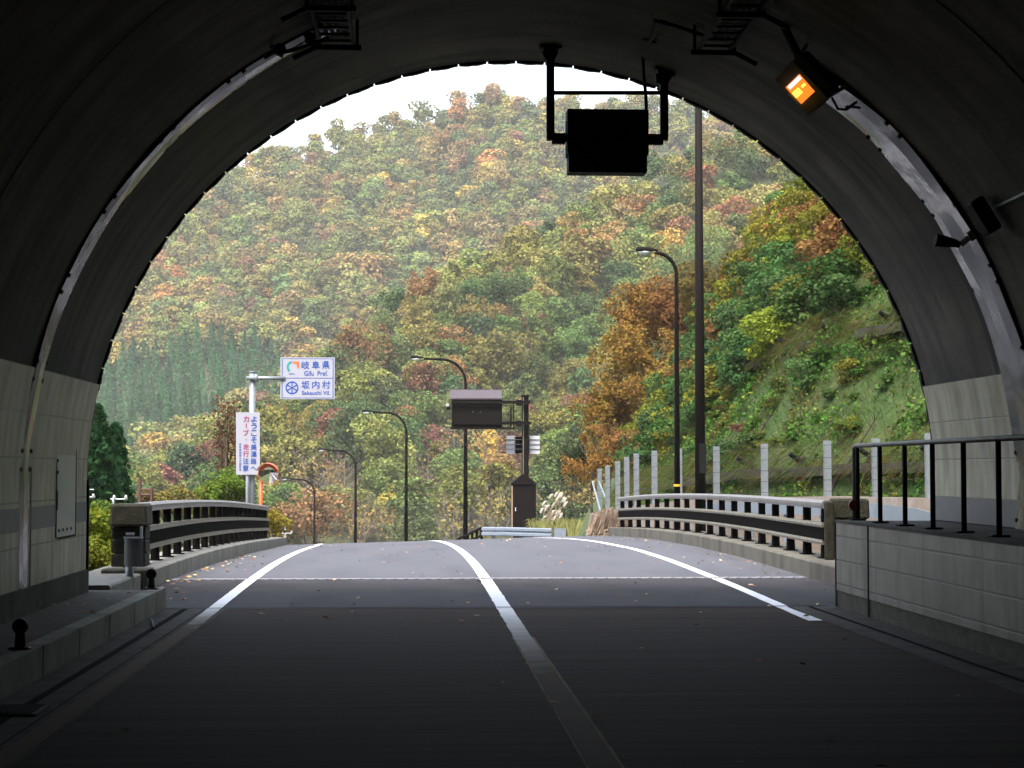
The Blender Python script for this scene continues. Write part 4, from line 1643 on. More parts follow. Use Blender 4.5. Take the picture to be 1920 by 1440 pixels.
# ------------------------------------------------------------------ equipment board, mast and cabinet
YE = 69.0
eb_ = thing('equipment_board', 'brown information board seen from behind on a mast arm', 'information board', (P(984, 890, YE).x, YE, -0.7))
q = MB()
a, c = P(978.5, 740, YE), P(991, 900, YE)
q.box(((a.x + c.x) / 2, YE, (a.z + c.z) / 2), (c.x - a.x, 0.28, a.z - c.z), None, 0, 1, 0.03)
a, c = P(977, 741, YE - 0.1), P(992, 744, YE - 0.1)
q.box(((a.x + c.x) / 2, YE, (a.z + c.z) / 2), (c.x - a.x, 0.34, a.z - c.z))
q.build('mast', M['brown'], eb_)
q = MB()
q.box((P(980.5, 0, YE).x, YE - 0.16, P(0, 818, YE).z), (0.04, 0.04, 3.0))
q.build('conduit', M['railmid'], eb_)
for yb, in ((754,), (793,)):
    q = MB()
    a, c = P(846, yb, YE - 0.3), P(995, yb, YE - 0.3)
    q.box(((a.x + c.x) / 2, YE - 0.3, a.z), (c.x - a.x, 0.1, 0.11))
    q.box((P(972, yb, YE).x, YE - 0.25, a.z - 0.02), (0.2, 0.3, 0.22))
    q.build('arm', M['brown'], eb_)
q = MB()
a, c = P(847, 749, YE), P(941, 803, YE)
q.box(((a.x + c.x) / 2, YE, (a.z + c.z) / 2), (c.x - a.x, 0.4, a.z - c.z), None, 0, 1, 0.02)
bx = q.build('board_box', M['brown'], eb_)
q = MB()
for xx_ in (886.5, 901):
    p_ = P(xx_, 772, YE - 0.21)
    q.tube([p_, p_ + Vector((0, -0.03, 0))], 0.025, 8)
q.build('latch', M['railmid'], bx)
q = MB()
for yb in (760, 777):
    a, c = P(848, yb, YE - 0.45), P(963, yb, YE - 0.45)
    q.tube([a, c], 0.012, 6)
for xx_ in (848, 963):
    q.tube([P(xx_, 757, YE - 0.45), P(xx_, 802, YE - 0.45)], 0.02, 6)
q.tube([P(958, 762, YE - 0.3), P(958, 800, YE - 0.3)], 0.03, 6)
q.tube([P(952, 776, YE - 0.3), P(963, 762, YE - 0.3)], 0.015, 6)
a, c = P(844, 801, YE - 0.35), P(964, 805, YE - 0.35)
q.box(((a.x + c.x) / 2, YE - 0.3, (a.z + c.z) / 2), (c.x - a.x, 0.45, 0.07))
q.build('catwalk', M['brown'], eb_)
q = MB()
a, c = P(844, 730, YE), P(941, 747, YE - 0.25)
q.face([(a.x, YE + 0.1, a.z), (c.x, YE + 0.1, a.z), (c.x, YE - 0.32, c.z), (a.x, YE - 0.32, c.z)])
q.face([(a.x, YE + 0.1, a.z - 0.03), (c.x, YE + 0.1, a.z - 0.03), (c.x, YE - 0.32, c.z - 0.03), (a.x, YE - 0.32, c.z - 0.03)])
q.box(((a.x + c.x) / 2, YE - 0.32, c.z - 0.015), (c.x - a.x, 0.03, 0.05))
n_ = 40
for k in range(n_):
    q.box((a.x + (c.x - a.x) * (k + 0.5) / n_, YE + 0.1, a.z), ((c.x - a.x) / n_ * 0.5, 0.05, 0.05))
q.build('roof', M['roofgrey'], eb_)
q = MB()
p_ = P(839, 759, YE - 0.3)
q.tube([p_ + Vector((0, 0.1, 0)), p_ + Vector((0, -0.08, 0))], 0.07, 10)
q.build('flasher', M['ceramic'], eb_)
q = MB()
q.box(P(841, 766, YE - 0.2), (0.14, 0.2, 0.1))
q.build('flasher_bracket', M['brown'], eb_)

ps = thing('sign_back', 'pale ribbed back of a small sign on the mast under the equipment board', 'sign', P(980, 835, YE + 0.3))
for (x0, x1) in ((949, 966), (992, 1012)):
    q = MB()
    a, c = P(x0, 817, YE + 0.3), P(x1, 851, YE + 0.3)
    q.box(((a.x + c.x) / 2, YE + 0.3, (a.z + c.z) / 2), (c.x - a.x, 0.03, a.z - c.z))
    q.build('plate', M['plate'], ps)
q = MB()
a, c = P(966, 819, YE + 0.34), P(992, 850, YE + 0.34)
q.box(((a.x + c.x) / 2, YE + 0.34, (a.z + c.z) / 2), (c.x - a.x, 0.03, a.z - c.z))
q.build('shaded_plate', M['brown'], ps)  # middle plate of the sign back, in dark brown
q = MB()
for yb in (824, 833, 842):
    a, c = P(949, yb, YE + 0.27), P(1012, yb, YE + 0.27)
    q.box(((a.x + c.x) / 2, YE + 0.27, a.z), (c.x - a.x, 0.025, 0.022))
for xx_ in (966, 994):
    q.box((P(xx_, 834, YE).x, YE + 0.27, P(0, 834, YE).z), (0.03, 0.03, 0.66))
q.build('ribs', M['galv'], ps)

YC = 66.5
cb_ = thing('equipment_cabinet', 'dark brown equipment cabinet with a gabled top under the mast', 'cabinet', (P(981, 990, YC).x, YC, -0.9))
a, c = P(959, 908, YC), P(1005, 993, YC)
q = MB()
q.box(((a.x + c.x) / 2, YC + 0.25, (a.z + c.z) / 2 - 0.3), (c.x - a.x, 0.55, a.z - c.z + 0.6), None, 0, 1, 0.01)
q.build('body', M['brown'], cb_)
q = MB()
w = (c.x - a.x) / 2
hgt = P(0, 889, YC).z - a.z
q.extrude([(-w - 0.05, 0.0), (w + 0.05, 0.0), (0.05, hgt), (-0.05, hgt)], ((a.x + c.x) / 2, YC - 0.08, a.z), Vector((1, 0, 0)), Vector((0, 0, 1)), Vector((0, 1, 0)), 0.7)
q.build('roof', M['brown'], cb_)
q = MB()
q.box((a.x + 0.02, YC - 0.035, (a.z + c.z) / 2 - 0.3), (0.05, 0.02, a.z - c.z + 0.5))
q.build('door_edge', M['wood'], cb_)
q = MB()
q.box((P(966.5, 0, YC).x, YC - 0.045, P(0, 956, YC).z), (0.03, 0.03, 0.13))
q.build('handle', M['plate'], cb_)


# ------------------------------------------------------------------ foliage
def rot_rand(n, up_bias=0.0, out=None, jit=0.85):
    """n random frames (u, v) for leaf quads"""
    nrm = RNG.normal(size=(n, 3))
    if out is not None:
        nrm = nrm * jit + out * 0.9
    nrm[:, 2] += up_bias
    nrm /= np.linalg.norm(nrm, axis=1)[:, None]
    t = RNG.normal(size=(n, 3))
    u = np.cross(nrm, t)
    u /= np.linalg.norm(u, axis=1)[:, None]
    v = np.cross(nrm, u)
    return u, v


def leaf_cloud(centers, size, up=0.5, asp=0.75, jit=0.85):
    out = None
    if isinstance(centers, tuple):
        centers, out = centers
    n = len(centers)
    u, v = rot_rand(n, up, out, jit)
    s = size * (0.6 + 0.8 * RNG.random(n))[:, None]
    a = centers + u * s * 0.5
    b_ = centers + v * s * 0.5 * asp
    c = centers - u * s * 0.5
    d = centers - v * s * 0.5 * asp
    vv = np.stack([a, b_, c, d], 1).reshape(-1, 3)
    return vv


def gaps(p, scale, cut):
    """keep mask that thins a crown in patches"""
    f = np.zeros(len(p))
    for k in range(5):
        w = RNG.normal(size=3) * scale
        f += np.sin(p @ w + RNG.uniform(0, 6.28))
    return (f + RNG.normal(size=len(p)) * 0.5) > cut


def crown_points(n, rx, rz, zc, lobes, spread=0.62, ragged=True):
    """points near the surface of a crown made of uneven lobes"""
    L = []
    for i in range(lobes):
        an = 2 * math.pi * (i + RNG.random() * 0.6) / lobes
        rad = rx * spread * (0.3 + 0.95 * RNG.random())
        hz = (RNG.random() * 1.5 - 0.75) * rz * 0.75
        L.append((rad * math.cos(an), rad * math.sin(an), zc + hz, rx * ((0.2 + 0.34 * RNG.random()) if ragged else (0.32 + 0.2 * RNG.random()))))
    L.append((0, 0, zc + rz * 0.55, rx * 0.45))
    L.append((0, 0, zc, rx * 0.6))
    w = np.array([l[3] ** 2 for l in L])
    idx = RNG.choice(len(L), size=n, p=w / w.sum())
    d = RNG.normal(size=(n, 3))
    d[:, 2] = np.abs(d[:, 2]) * np.where(RNG.random(n) < 0.72, 1, -1)
    d /= np.linalg.norm(d, axis=1)[:, None]
    r = np.array([L[i][3] for i in idx]) * (0.72 + 0.34 * RNG.random(n) ** 0.7)
    C = np.array([L[i][:3] for i in idx])
    pts = C + d * r[:, None] * np.array([1, 1, 0.8 * rz / rx if rz < rx else 0.95])
    if not ragged:
        return pts, d
    k = gaps(pts, 4.2 / rx, -0.75)
    return pts[k], d[k]


def conifer_points(n, h, r, z0=0.0, tiers=11, sharp=1.0):
    t = RNG.random(n) ** 0.8
    z = z0 + (h - z0) * t
    tier = (t * tiers) % 1.0
    rad = r * (1 - t) ** sharp * (0.72 + 0.36 * (1 - tier)) + 0.05
    an = RNG.random(n) * 2 * math.pi
    lob = 1 + 0.3 * np.sin(an * 5 + np.floor(t * tiers) * 1.7)
    rr = rad * lob * (0.45 + 0.62 * RNG.random(n))
    return np.stack([rr * np.cos(an), rr * np.sin(an), z - 0.1 * rr], 1)


def mesh_from_quads(name, vv, mats, colors=None, extra=None):
    """vv: (4n,3) quads; extra: MB with wood"""
    n = len(vv) // 4
    ev = np.array(extra.v, dtype=float).reshape(-1, 3) if extra is not None and extra.v else np.zeros((0, 3))
    allv = np.concatenate([vv, ev])
    me = bpy.data.meshes.new(name)
    me.vertices.add(len(allv))
    me.vertices.foreach_set('co', allv.astype(np.float32).ravel())
    loops = list(range(4 * n))
    starts = np.arange(n) * 4
    tot = np.full(n, 4)
    mi = np.zeros(n, dtype=np.int32)
    lp = np.arange(4 * n)
    if extra is not None and extra.f:
        el, es, et = [], [], []
        k = 4 * n
        for f in extra.f:
            es.append(k)
            et.append(len(f))
            el += [i + 4 * n for i in f]
            k += len(f)
        lp = np.concatenate([lp, np.array(el)])
        starts = np.concatenate([starts, np.array(es)])
        tot = np.concatenate([tot, np.array(et)])
        mi = np.concatenate([mi, np.ones(len(es), dtype=np.int32)])
    me.loops.add(len(lp))
    me.loops.foreach_set('vertex_index', lp.astype(np.int32))
    me.polygons.add(len(starts))
    me.polygons.foreach_set('loop_start', starts.astype(np.int32))
    me.polygons.foreach_set('loop_total', tot.astype(np.int32))
    for m_ in mats:
        me.materials.append(m_)
    me.polygons.foreach_set('material_index', mi)
    if colors is not None:
        ca_ = me.color_attributes.new('Col', 'FLOAT_COLOR', 'POINT')
        cc = np.ones((len(allv), 4), dtype=np.float32)
        cc[:4 * n, :3] = np.repeat(colors, 4, axis=0)
        ca_.data.foreach_set('color', cc.ravel())
    me.update(calc_edges=True)
    me.validate()
    return me


def wood(h, r, nb, spread, z0=0.25, depth=2):
    q = MB()
    pts = [Vector((0, 0, -0.6))]
    p_ = Vector((0, 0, 0))
    for k in range(6):
        pts.append(p_ + Vector((random.uniform(-1, 1) * 0.04 * h, random.uniform(-1, 1) * 0.04 * h, h * k / 5)))
    rs = [r * 1.3] + [r * (1 - 0.85 * k / 5) for k in range(6)]
    q.tube(pts, rs, 6)
    for i in range(nb):
        t = z0 + (0.95 - z0) * i / nb
        kk = t * 5
        base = pts[1 + int(kk)].lerp(pts[min(2 + int(kk), 6)], kk - int(kk))
        an = i * 2.4 + random.random()
        L = spread * (1.1 - 0.6 * t) * random.uniform(0.7, 1.15)
        di = Vector((math.cos(an), math.sin(an), random.uniform(0.35, 0.9)))
        mid = base + di * L * 0.5 + Vector((0, 0, -0.02 * L))
        end = base + di * L + Vector((0, 0, 0.15 * L))
        q.tube([base, mid, end], [r * 0.45 * (1.1 - t), r * 0.28 * (1.1 - t), r * 0.06], 4, cap=False)
        if depth > 1:
            for j in range(5):
                b2 = base.lerp(end, 0.35 + 0.13 * j)
                d2 = (di + Vector((random.uniform(-1, 1), random.uniform(-1, 1), random.uniform(-0.2, 0.9)))).normalized()
                e2 = b2 + d2 * L * 0.45
                q.tube([b2, e2], [r * 0.14, r * 0.03], 3, cap=False)
                for jj in range(3 if depth > 2 else 0):
                    b3 = b2.lerp(e2, 0.4 + 0.2 * jj)
                    d3 = (d2 + Vector((random.uniform(-1, 1), random.uniform(-1, 1), random.uniform(-0.2, 0.9)))).normalized()
                    q.tube([b3, b3 + d3 * L * 0.25], [r * 0.07, r * 0.02], 3, cap=False)
    return q


PAL = {
    'olive': (0.195, 0.185, 0.052), 'green': (0.125, 0.165, 0.052), 'dark green': (0.078, 0.118, 0.048), 'tan': (0.28, 0.2, 0.075),
    'rust': (0.25, 0.14, 0.062), 'orange': (0.42, 0.18, 0.055), 'yellow': (0.44, 0.33, 0.075), 'maroon': (0.19, 0.095, 0.066), 'pale green': (0.235, 0.24, 0.07),
}


def pick(weights, u=None):
    ks = list(weights)
    w = np.array([weights[k] for k in ks], dtype=float)
    return ks[int(RNG.choice(len(ks), p=w / w.sum()))]


def tint(c, s=0.12):
    k = 1 + RNG.uniform(-s * 1.6, s * 1.6)
    return tuple(max(0.01, v * k * (1 + RNG.uniform(-s, s))) for v in c)


# hills as sheets with a real depth, given by where their foot and ridge stand
def interp_x(tbl, x):
    return float(np.interp(x, [t_[0] for t_ in tbl], [t_[1] for t_ in tbl]))


RIDGE_FAR = [(-400, 480), (100, 430), (300, 375), (400, 335), (455, 308), (510, 296), (590, 274), (650, 248), (720, 236), (780, 220), (850, 198), (900, 188), (940, 176), (975, 173), (1020, 178), (1060, 191), (1110, 198), (1150, 196), (1200, 190), (1300, 200), (1500, 230), (2300, 260)]
RIDGE_MID = [(-400, 985), (250, 915), (330, 880), (440, 832), (540, 765), (640, 665), (700, 610), (760, 575), (830, 540), (900, 500), (1000, 440), (1100, 392), (1200, 335), (1300, 275), (1400, 235), (1600, 170), (2300, 60)]


def far_pt(x, t):
    yr = interp_x(RIDGE_FAR, x) + 30
    y0 = 960.0
    Y = 395 + 265 * t ** 0.9 + 30 * noise.noise(Vector((x * 0.004, t * 3, 0))) * math.sin(math.pi * min(t, 1))
    y = y0 + (yr - y0) * t
    return P(x, y, Y)


def mid_pt(x, t):
    yr = interp_x(RIDGE_MID, x) + 42
    y0 = 1085.0
    Y = 190 + (60 + 90 * ss(200, 1500, x)) * t + 12 * noise.noise(Vector((x * 0.006, t * 3, 4))) * math.sin(math.pi * min(t, 1))
    y = y0 + (yr - y0) * t
    return P(x, y, Y)


def sheet(fn, name, lab, back):
    q = MB()
    xs_ = list(np.arange(-400, 2301, 50))
    ts = list(np.linspace(0, 1, 15))
    rows = [[fn(x_, t_) for x_ in xs_] for t_ in ts]
    rows.append([p_ + Vector((p_.x * 0.12, back, -25)) for p_ in rows[-1]])
    rows.insert(0, [Vector((p_.x, p_.y - 15, p_.z - 14)) for p_ in rows[0]])
    for i in range(len(rows) - 1):
        q.quadstrip(rows[i], rows[i + 1])
    struct(q.build(name, M['soil'], smooth=True), lab, 'hill')


sheet(far_pt, 'mountain', 'wooded autumn mountain across the valley', 90)
sheet(mid_pt, 'hill', 'wooded spur rising in front of the mountain', 50)

# --- far woods, two masses of trees
FAR_PROTO = []
for i in range(7):
    rx = 3.4 + 0.25 * i
    pts = crown_points(800, rx, rx * 0.95, rx * 1.15 + 1.5, 7, 0.5, False)
    FAR_PROTO.append(leaf_cloud(pts, 0.78, 0.7, 0.75, 0.5))
CED_PROTO = []
for i in range(5):
    pts = conifer_points(560, 11 + 1.6 * i, 2.2 + 0.1 * i, 1.0, 8, 0.85)
    CED_PROTO.append(leaf_cloud(pts, 0.7, 0.15, 0.6))


def in_view(p, m=70):
    """whether a tree at p can be seen through the mouth of the tunnel from about here"""
    x, y = px(p)
    dx, dy = (x - 957), (y - 908)
    if y < 908:
        return dx * dx + dy * dy < (800 + m) ** 2
    return 150 - m < x < 1770 + m


def cedar_zone(x, y):
    top = float(np.interp(x, [100, 180, 330, 430, 530, 545], [720, 710, 680, 660, 700, 780]))
    bot = float(np.interp(x, [100, 250, 330, 400, 470, 545], [930, 905, 870, 840, 800, 780]))
    return top < y < bot


verts, cols = [], []
cverts, ccols = [], []
nfar = 0
far_at = []
for _ in range(9000):
    x = RNG.uniform(60, 1800)
    t = RNG.random()
    p_ = far_pt(x, t * 0.995)
    if not in_view(p_):
        continue
    xx_, yy_ = px(p_)
    if yy_ > interp_x(RIDGE_MID, xx_) + 60:
        continue
    if cedar_zone(xx_, yy_):
        continue
    if any((p_.x - q_.x) ** 2 + (p_.y - q_.y) ** 2 < 7.5 for q_ in far_at[-400:]) or RNG.random() > 0.8:
        continue
    far_at.append(p_)
    nz_ = noise.noise(Vector((xx_ * 0.008, yy_ * 0.011, 3)))
    nz2 = noise.noise(Vector((xx_ * 0.02, yy_ * 0.02, 9)))
    W_ = {'olive': 0.3, 'green': 0.26 + 0.25 * nz_, 'dark green': 0.14 + 0.12 * nz_, 'tan': max(0.02, 0.14 - 0.2 * nz_), 'rust': max(0.01, 0.09 - 0.12 * nz_ + 0.1 * nz2), 'orange': max(0.004, 0.025 + 0.08 * nz2), 'yellow': 0.03, 'maroon': 0.03, 'pale green': 0.12}
    W_ = {k: max(v, 0.005) for k, v in W_.items()}
    c = tint([0.74 * a_ + 0.26 * b_ for a_, b_ in zip(PAL[pick(W_)], (0.19, 0.17, 0.07))])
    v = FAR_PROTO[int(RNG.integers(len(FAR_PROTO)))]
    s = RNG.uniform(0.72, 1.25)
    an = RNG.uniform(0, 6.283)
    ca_, sa_ = math.cos(an), math.sin(an)
    w = v * s * np.array([1, 1, RNG.uniform(0.9, 1.2)])
    w = np.stack([w[:, 0] * ca_ - w[:, 1] * sa_, w[:, 0] * sa_ + w[:, 1] * ca_, w[:, 2]], 1) + np.array(p_) + np.array([0, 0, -1.8])
    verts.append(w)
    cols.append(np.tile(np.array(c), (len(v) // 4, 1)) * (0.9 + 0.2 * RNG.random((len(v) // 4, 1))))
    nfar += 1
ced_at = []
for _ in range(4000):
    x = RNG.uniform(60, 560)
    t = RNG.random()
    p_ = far_pt(x, t)
    xx_, yy_ = px(p_)
    if not in_view(p_) or not cedar_zone(xx_, yy_) or any((p_.x - o_.x) ** 2 + (p_.y - o_.y) ** 2 < 11.5 for o_ in ced_at):
        continue
    ced_at.append(p_)
    v = CED_PROTO[int(RNG.integers(len(CED_PROTO)))]
    s = RNG.uniform(0.75, 1.1)
    cverts.append(v * s + np.array(p_) + np.array([0, 0, -4.0]))
    c = tint((0.045, 0.12, 0.045), 0.22)
    ccols.append(np.tile(np.array(c), (len(v) // 4, 1)))
me = mesh_from_quads('cedar_forest', np.concatenate(cverts), [M['leafattr']], np.concatenate(ccols))
o = bpy.data.objects.new('cedar_forest', me)
COL.objects.link(o)
tag(o, 'blue-green cedar plantation on the lower mountainside', 'woodland', None, 'stuff')

# --- trees of the spur: every tree an object
MID_PROTO = []
MID_V = []
for i in range(8):
    rx = 3.6 + 0.22 * i
    pts = crown_points(4600, rx, rx * 0.95, rx * 1.2 + 1.6, 13)
    vv = leaf_cloud(pts, 0.42, 0.7)
    MID_V.append(leaf_cloud(crown_points(2300, rx, rx * 0.95, rx * 1.2 + 1.6, 10), 0.56, 0.7))
    MID_PROTO.append(mesh_from_quads('broadleaf_tree', vv, [M['leaf'], M['bark']], None, wood(rx * 1.9, 0.2, 7, rx * 0.8)))
BARE_PROTO = []
for i in range(3):
    wd = wood(8.5, 0.16, 13, 4.2, 0.2, 3)
    pts = crown_points(260, 3.6, 3.2, 6.0, 7)
    BARE_PROTO.append(mesh_from_quads('bare_tree', leaf_cloud(pts, 0.4, 0.4), [M['leaf'], M['twig']], None, wd))
WORDS = {'olive': 'olive-green', 'green': 'mid-green', 'dark green': 'dark green', 'tan': 'tan-leaved', 'rust': 'rust-coloured', 'orange': 'bright orange', 'yellow': 'yellow', 'maroon': 'maroon', 'pale green': 'pale yellow-green'}
cand = []
for _ in range(30000):
    x = RNG.uniform(150, 1700)
    t = RNG.random() ** 0.85
    p_ = mid_pt(x, t)
    if not in_view(p_, 40):
        continue
    xx_, yy_ = px(p_)
    if xx_ > 1330 and yy_ > 520 + 0 * xx_:
        continue
    if xx_ > 1200 and yy_ > 880:
        continue
    if any((p_.x - c_[0].x) ** 2 + (p_.y - c_[0].y) ** 2 < 3.9 ** 2 for c_ in cand):
        continue
    cand.append((p_, xx_, yy_))
cand.sort(key=lambda c_: c_[0].y)
ntree = 0
for it_, (p_, xx_, yy_) in enumerate(cand):
    nz_ = noise.noise(Vector((xx_ * 0.007, yy_ * 0.009, 30)))
    nz2 = noise.noise(Vector((xx_ * 0.015, yy_ * 0.02, 60)))
    W_ = {'olive': 0.28, 'green': max(0.02, 0.28 + 0.3 * nz_), 'dark green': max(0.02, 0.18 + 0.2 * nz_), 'tan': max(0.015, 0.07 - 0.1 * nz_), 'rust': max(0.012, 0.05 - 0.12 * nz_), 'orange': max(0.006, 0.015 + 0.06 * nz2), 'yellow': 0.02, 'maroon': 0.015, 'pale green': 0.18}
    if yy_ > 780:
        W_['tan'] *= 0.4
        W_['pale green'] *= 0.35
        W_['dark green'] += 0.15
        W_['rust'] += 0.05
        W_['maroon'] += 0.04
    kind = pick(W_)
    bare = yy_ > 900 and xx_ > 560 and xx_ < 1000 and RNG.random() < 0.45
    if it_ >= 296:      # the farther trees of the spur join the woodland mass
        v = MID_V[int(RNG.integers(len(MID_V)))] * RNG.uniform(0.65, 1.0)
        an = RNG.uniform(0, 6.283)
        ca_, sa_ = math.cos(an), math.sin(an)
        verts.append(np.stack([v[:, 0] * ca_ - v[:, 1] * sa_, v[:, 0] * sa_ + v[:, 1] * ca_, v[:, 2]], 1) + np.array(p_) + np.array([0, 0, -1.5]))
        cols.append(np.tile(np.array(tint(PAL[kind])), (len(v) // 4, 1)))
        continue
    me = BARE_PROTO[int(RNG.integers(3))] if bare else MID_PROTO[int(RNG.integers(8))]
    if bare:
        kind = 'tan'
    o = bpy.data.objects.new('bare_tree' if bare else 'broadleaf_tree', me)
    COL.objects.link(o)
    s = RNG.uniform(0.6, 1.0)
    o.location = p_ + Vector((0, 0, -1.2))
    o.scale = (s, s, s * RNG.uniform(0.9, 1.2))
    o.rotation_euler = (0, 0, RNG.uniform(0, 6.28))
    o.color = (*tint(PAL[kind]), 1)
    zone = 'low on the wooded spur behind the street lamps' if yy_ > 800 else ('high up the wooded spur near its skyline' if yy_ < 520 else 'halfway up the wooded spur')
    if bare:
        tag(o, 'nearly bare grey-twigged tree at the foot of the spur', 'tree', 'bare trees at the foot of the spur')
    else:
        tag(o, f'{WORDS[kind]} round-crowned tree {zone}', 'tree', 'broadleaf trees on the spur')
    ntree += 1
me = mesh_from_quads('forest', np.concatenate(verts), [M['leafattr']], np.concatenate(cols))
o = bpy.data.objects.new('forest', me)
COL.objects.link(o)
tag(o, 'far autumn woodland covering the mountain', 'woodland', None, 'stuff')
print('TREES', nfar, len(cverts), ntree, len(cand))

# --- trees and shrubs beside the road: parts shown
def proto_mesh(n, size, rx, rz, zc, lobes, up=0.6):
    return mesh_from_quads('crown', leaf_cloud(crown_points(n, rx, rz, zc, lobes), size, up), [M['leaf']])


ROAD_CROWNS = [proto_mesh(10500, 0.2, 3.0, 3.2, 5.0, 17) for _ in range(4)]
SHRUBS = [proto_mesh(3000, 0.12, 1.1, 1.0, 0.75, 12) for _ in range(5)]
trunk_meshes = []
for _ in range(3):
    q = wood(6.0, 0.14, 8, 2.6)
    m_ = bpy.data.meshes.new('trunk')
    m_.from_pydata([tuple(v) for v in q.v], [], q.f)
    m_.materials.append(M['bark'])
    trunk_meshes.append(m_)
stem_meshes = []
for _ in range(2):
    q = MB()
    for k in range(7):
        an = k * 0.9
        q.tube([(0, 0, -0.3), (0.25 * math.cos(an), 0.25 * math.sin(an), 0.5), (0.7 * math.cos(an), 0.7 * math.sin(an), 1.2)], [0.03, 0.022, 0.008], 4)
    m_ = bpy.data.meshes.new('stem')
    m_.from_pydata([tuple(v) for v in q.v], [], q.f)
    m_.materials.append(M['bark'])
    stem_meshes.append(m_)


def plant(name, loc, crown, trunk, s, color, label, cat, group, tn='trunk'):
    t = thing(name, label, cat, loc, group)
    t.scale = (s[0], s[0], s[1])
    t.rotation_euler = (0, 0, RNG.uniform(0, 6.28))
    o = bpy.data.objects.new('crown', crown)
    o.parent = t
    o.color = (*color, 1)
    COL.objects.link(o)
    o2 = bpy.data.objects.new(tn, trunk)
    o2.parent = t
    COL.objects.link(o2)
    return t


GOLD = (0.19, 0.115, 0.026)
road_trees = [  # (px x, px y of crown middle, Y, scale, colour, label)
    (1140, 790, 92, 0.72, GOLD, 'low golden-orange tree lowest on the roadside bank'),
    (1190, 700, 95, 0.85, (0.23, 0.14, 0.03), 'golden-orange tree above the fence end'),
    (1215, 610, 98, 0.8, (0.22, 0.12, 0.03), 'amber tree with a ragged top beside the street lamp'),
    (1110, 855, 88, 0.5, (0.24, 0.13, 0.035), 'small brown-orange tree behind the fence end'),
    (1275, 590, 96, 0.75, (0.2, 0.1, 0.035), 'brown-leaved tree between the street lamp and thick pole'),
    (1250, 700, 90, 0.7, (0.2, 0.115, 0.03), 'dull orange tree behind the street lamp pole'),
    (1330, 560, 92, 0.7, (0.13, 0.1, 0.03), 'olive-brown tree beside the thick pole'),
    (1395, 560, 86, 0.6, (0.25, 0.13, 0.03), 'orange-brown tree on the slope crest'),
    (1470, 455, 84, 0.66, (0.24, 0.2, 0.03), 'yellow-green tree high on the slope crest'),
    (1530, 440, 78, 0.72, (0.3, 0.27, 0.03), 'bright yellow-green tree at the tunnel mouth edge'),
    (1590, 480, 74, 0.6, (0.17, 0.16, 0.03), 'green-yellow tree half hidden by the tunnel arch'),
    (1440, 520, 80, 0.5, (0.26, 0.13, 0.035), 'small copper tree below the yellow-green trees'),
    (1075, 870, 90, 0.4, (0.05, 0.07, 0.035), 'small dark green tree at the end of the fence'),
]
for (xp, yp, Y, s, c, lab) in road_trees:
    p_ = P(xp, yp, Y)
    loc = p_ - Vector((0, 0, 5.0 * s))
    plant('roadside_tree', loc, ROAD_CROWNS[int(RNG.integers(4))], trunk_meshes[int(RNG.integers(3))], (s, s), c, lab, 'tree', 'autumn trees on the roadside bank')
# dark conifer on the crest and reddish bare tree
cc = mesh_from_quads('crown', leaf_cloud(conifer_points(2600, 9, 2.2, 0.8, 10, 0.75), 0.34, 0.4), [M['leaf']])
p_ = P(1530, 330, 100)
plant('pine_tree', p_ - Vector((0, 0, 8.0)), cc, trunk_meshes[0], (1.0, 1.05), (0.03, 0.05, 0.025), 'dark conifer behind the crest of the slope', 'tree', None)
wd = wood(7.5, 0.12, 14, 3.4, 0.2, 3)
bm_ = bpy.data.meshes.new('trunk')
bm_.from_pydata([tuple(v) for v in wd.v], [], wd.f)
bm_.materials.append(M['twig'])
bcrown = mesh_from_quads('crown', leaf_cloud(crown_points(700, 2.7, 2.6, 5.2, 8), 0.22, 0.4), [M['leaf']])
p_ = P(1450, 430, 92)
plant('bare_tree', p_ - Vector((0, 0, 5.4)), bcrown, bm_, (0.8, 0.8), (0.16, 0.075, 0.05), 'thin reddish tree almost bare on the slope crest', 'tree', None)
p_ = P(1395, 500, 94)
plant('bare_tree', p_ - Vector((0, 0, 5.4)), bcrown, bm_, (0.6, 0.6), (0.2, 0.1, 0.06), 'small bare brown tree below the reddish one', 'tree', None)

# shrubs over the slope, denser above the mown grid
nsh = 0
placed = []
tries = 0
while nsh < 210 and tries < 20000:
    tries += 1
    Y = RNG.uniform(42, 98)
    d = RNG.uniform(0.2, 10)
    p_ = slope_pt(Y, d)
    xx_, yy_ = px(p_)
    if not (1080 < xx_ < 1720 and 380 < yy_ < 900):
        continue
    edge = float(np.interp(xx_, [1080, 1200, 1330, 1450, 1600, 1720], [930, 900, 800, 700, 600, 560]))
    inside = yy_ < edge
    if not inside and RNG.random() > 0.3:
        continue
    mind = 0.85 if inside else 2.2
    if any((p_ - o_).length < mind for o_ in placed):
        continue
    placed.append(p_)
    u = RNG.random()
    if xx_ < 1230:
        kind = 'russet' if u < 0.45 else ('yellow-green' if u < 0.6 else 'green')
    elif yy_ < 520:
        kind = 'yellow-green' if u < 0.68 else ('russet' if u < 0.8 else 'green')
    else:
        kind = 'green' if u < 0.68 else ('yellow-green' if u < 0.95 else 'russet')
    col = {'russet': (0.19, 0.105, 0.04), 'yellow-green': (0.17, 0.175, 0.028), 'green': (0.06, 0.115, 0.035)}[kind]
    s = RNG.uniform(0.7, 1.25) if inside else RNG.uniform(0.35, 0.7)
    where = 'among the bushes covering the slope' if inside else 'growing alone on the gridded turf'
    plant('shrub', p_ + Vector((0, 0, -0.25)), SHRUBS[int(RNG.integers(5))], stem_meshes[int(RNG.integers(2))], (s, s * RNG.uniform(0.8, 1.1)), tint(col), f'{kind} shrub {where}', 'shrub', 'shrubs on the slope', 'stem')
    nsh += 1

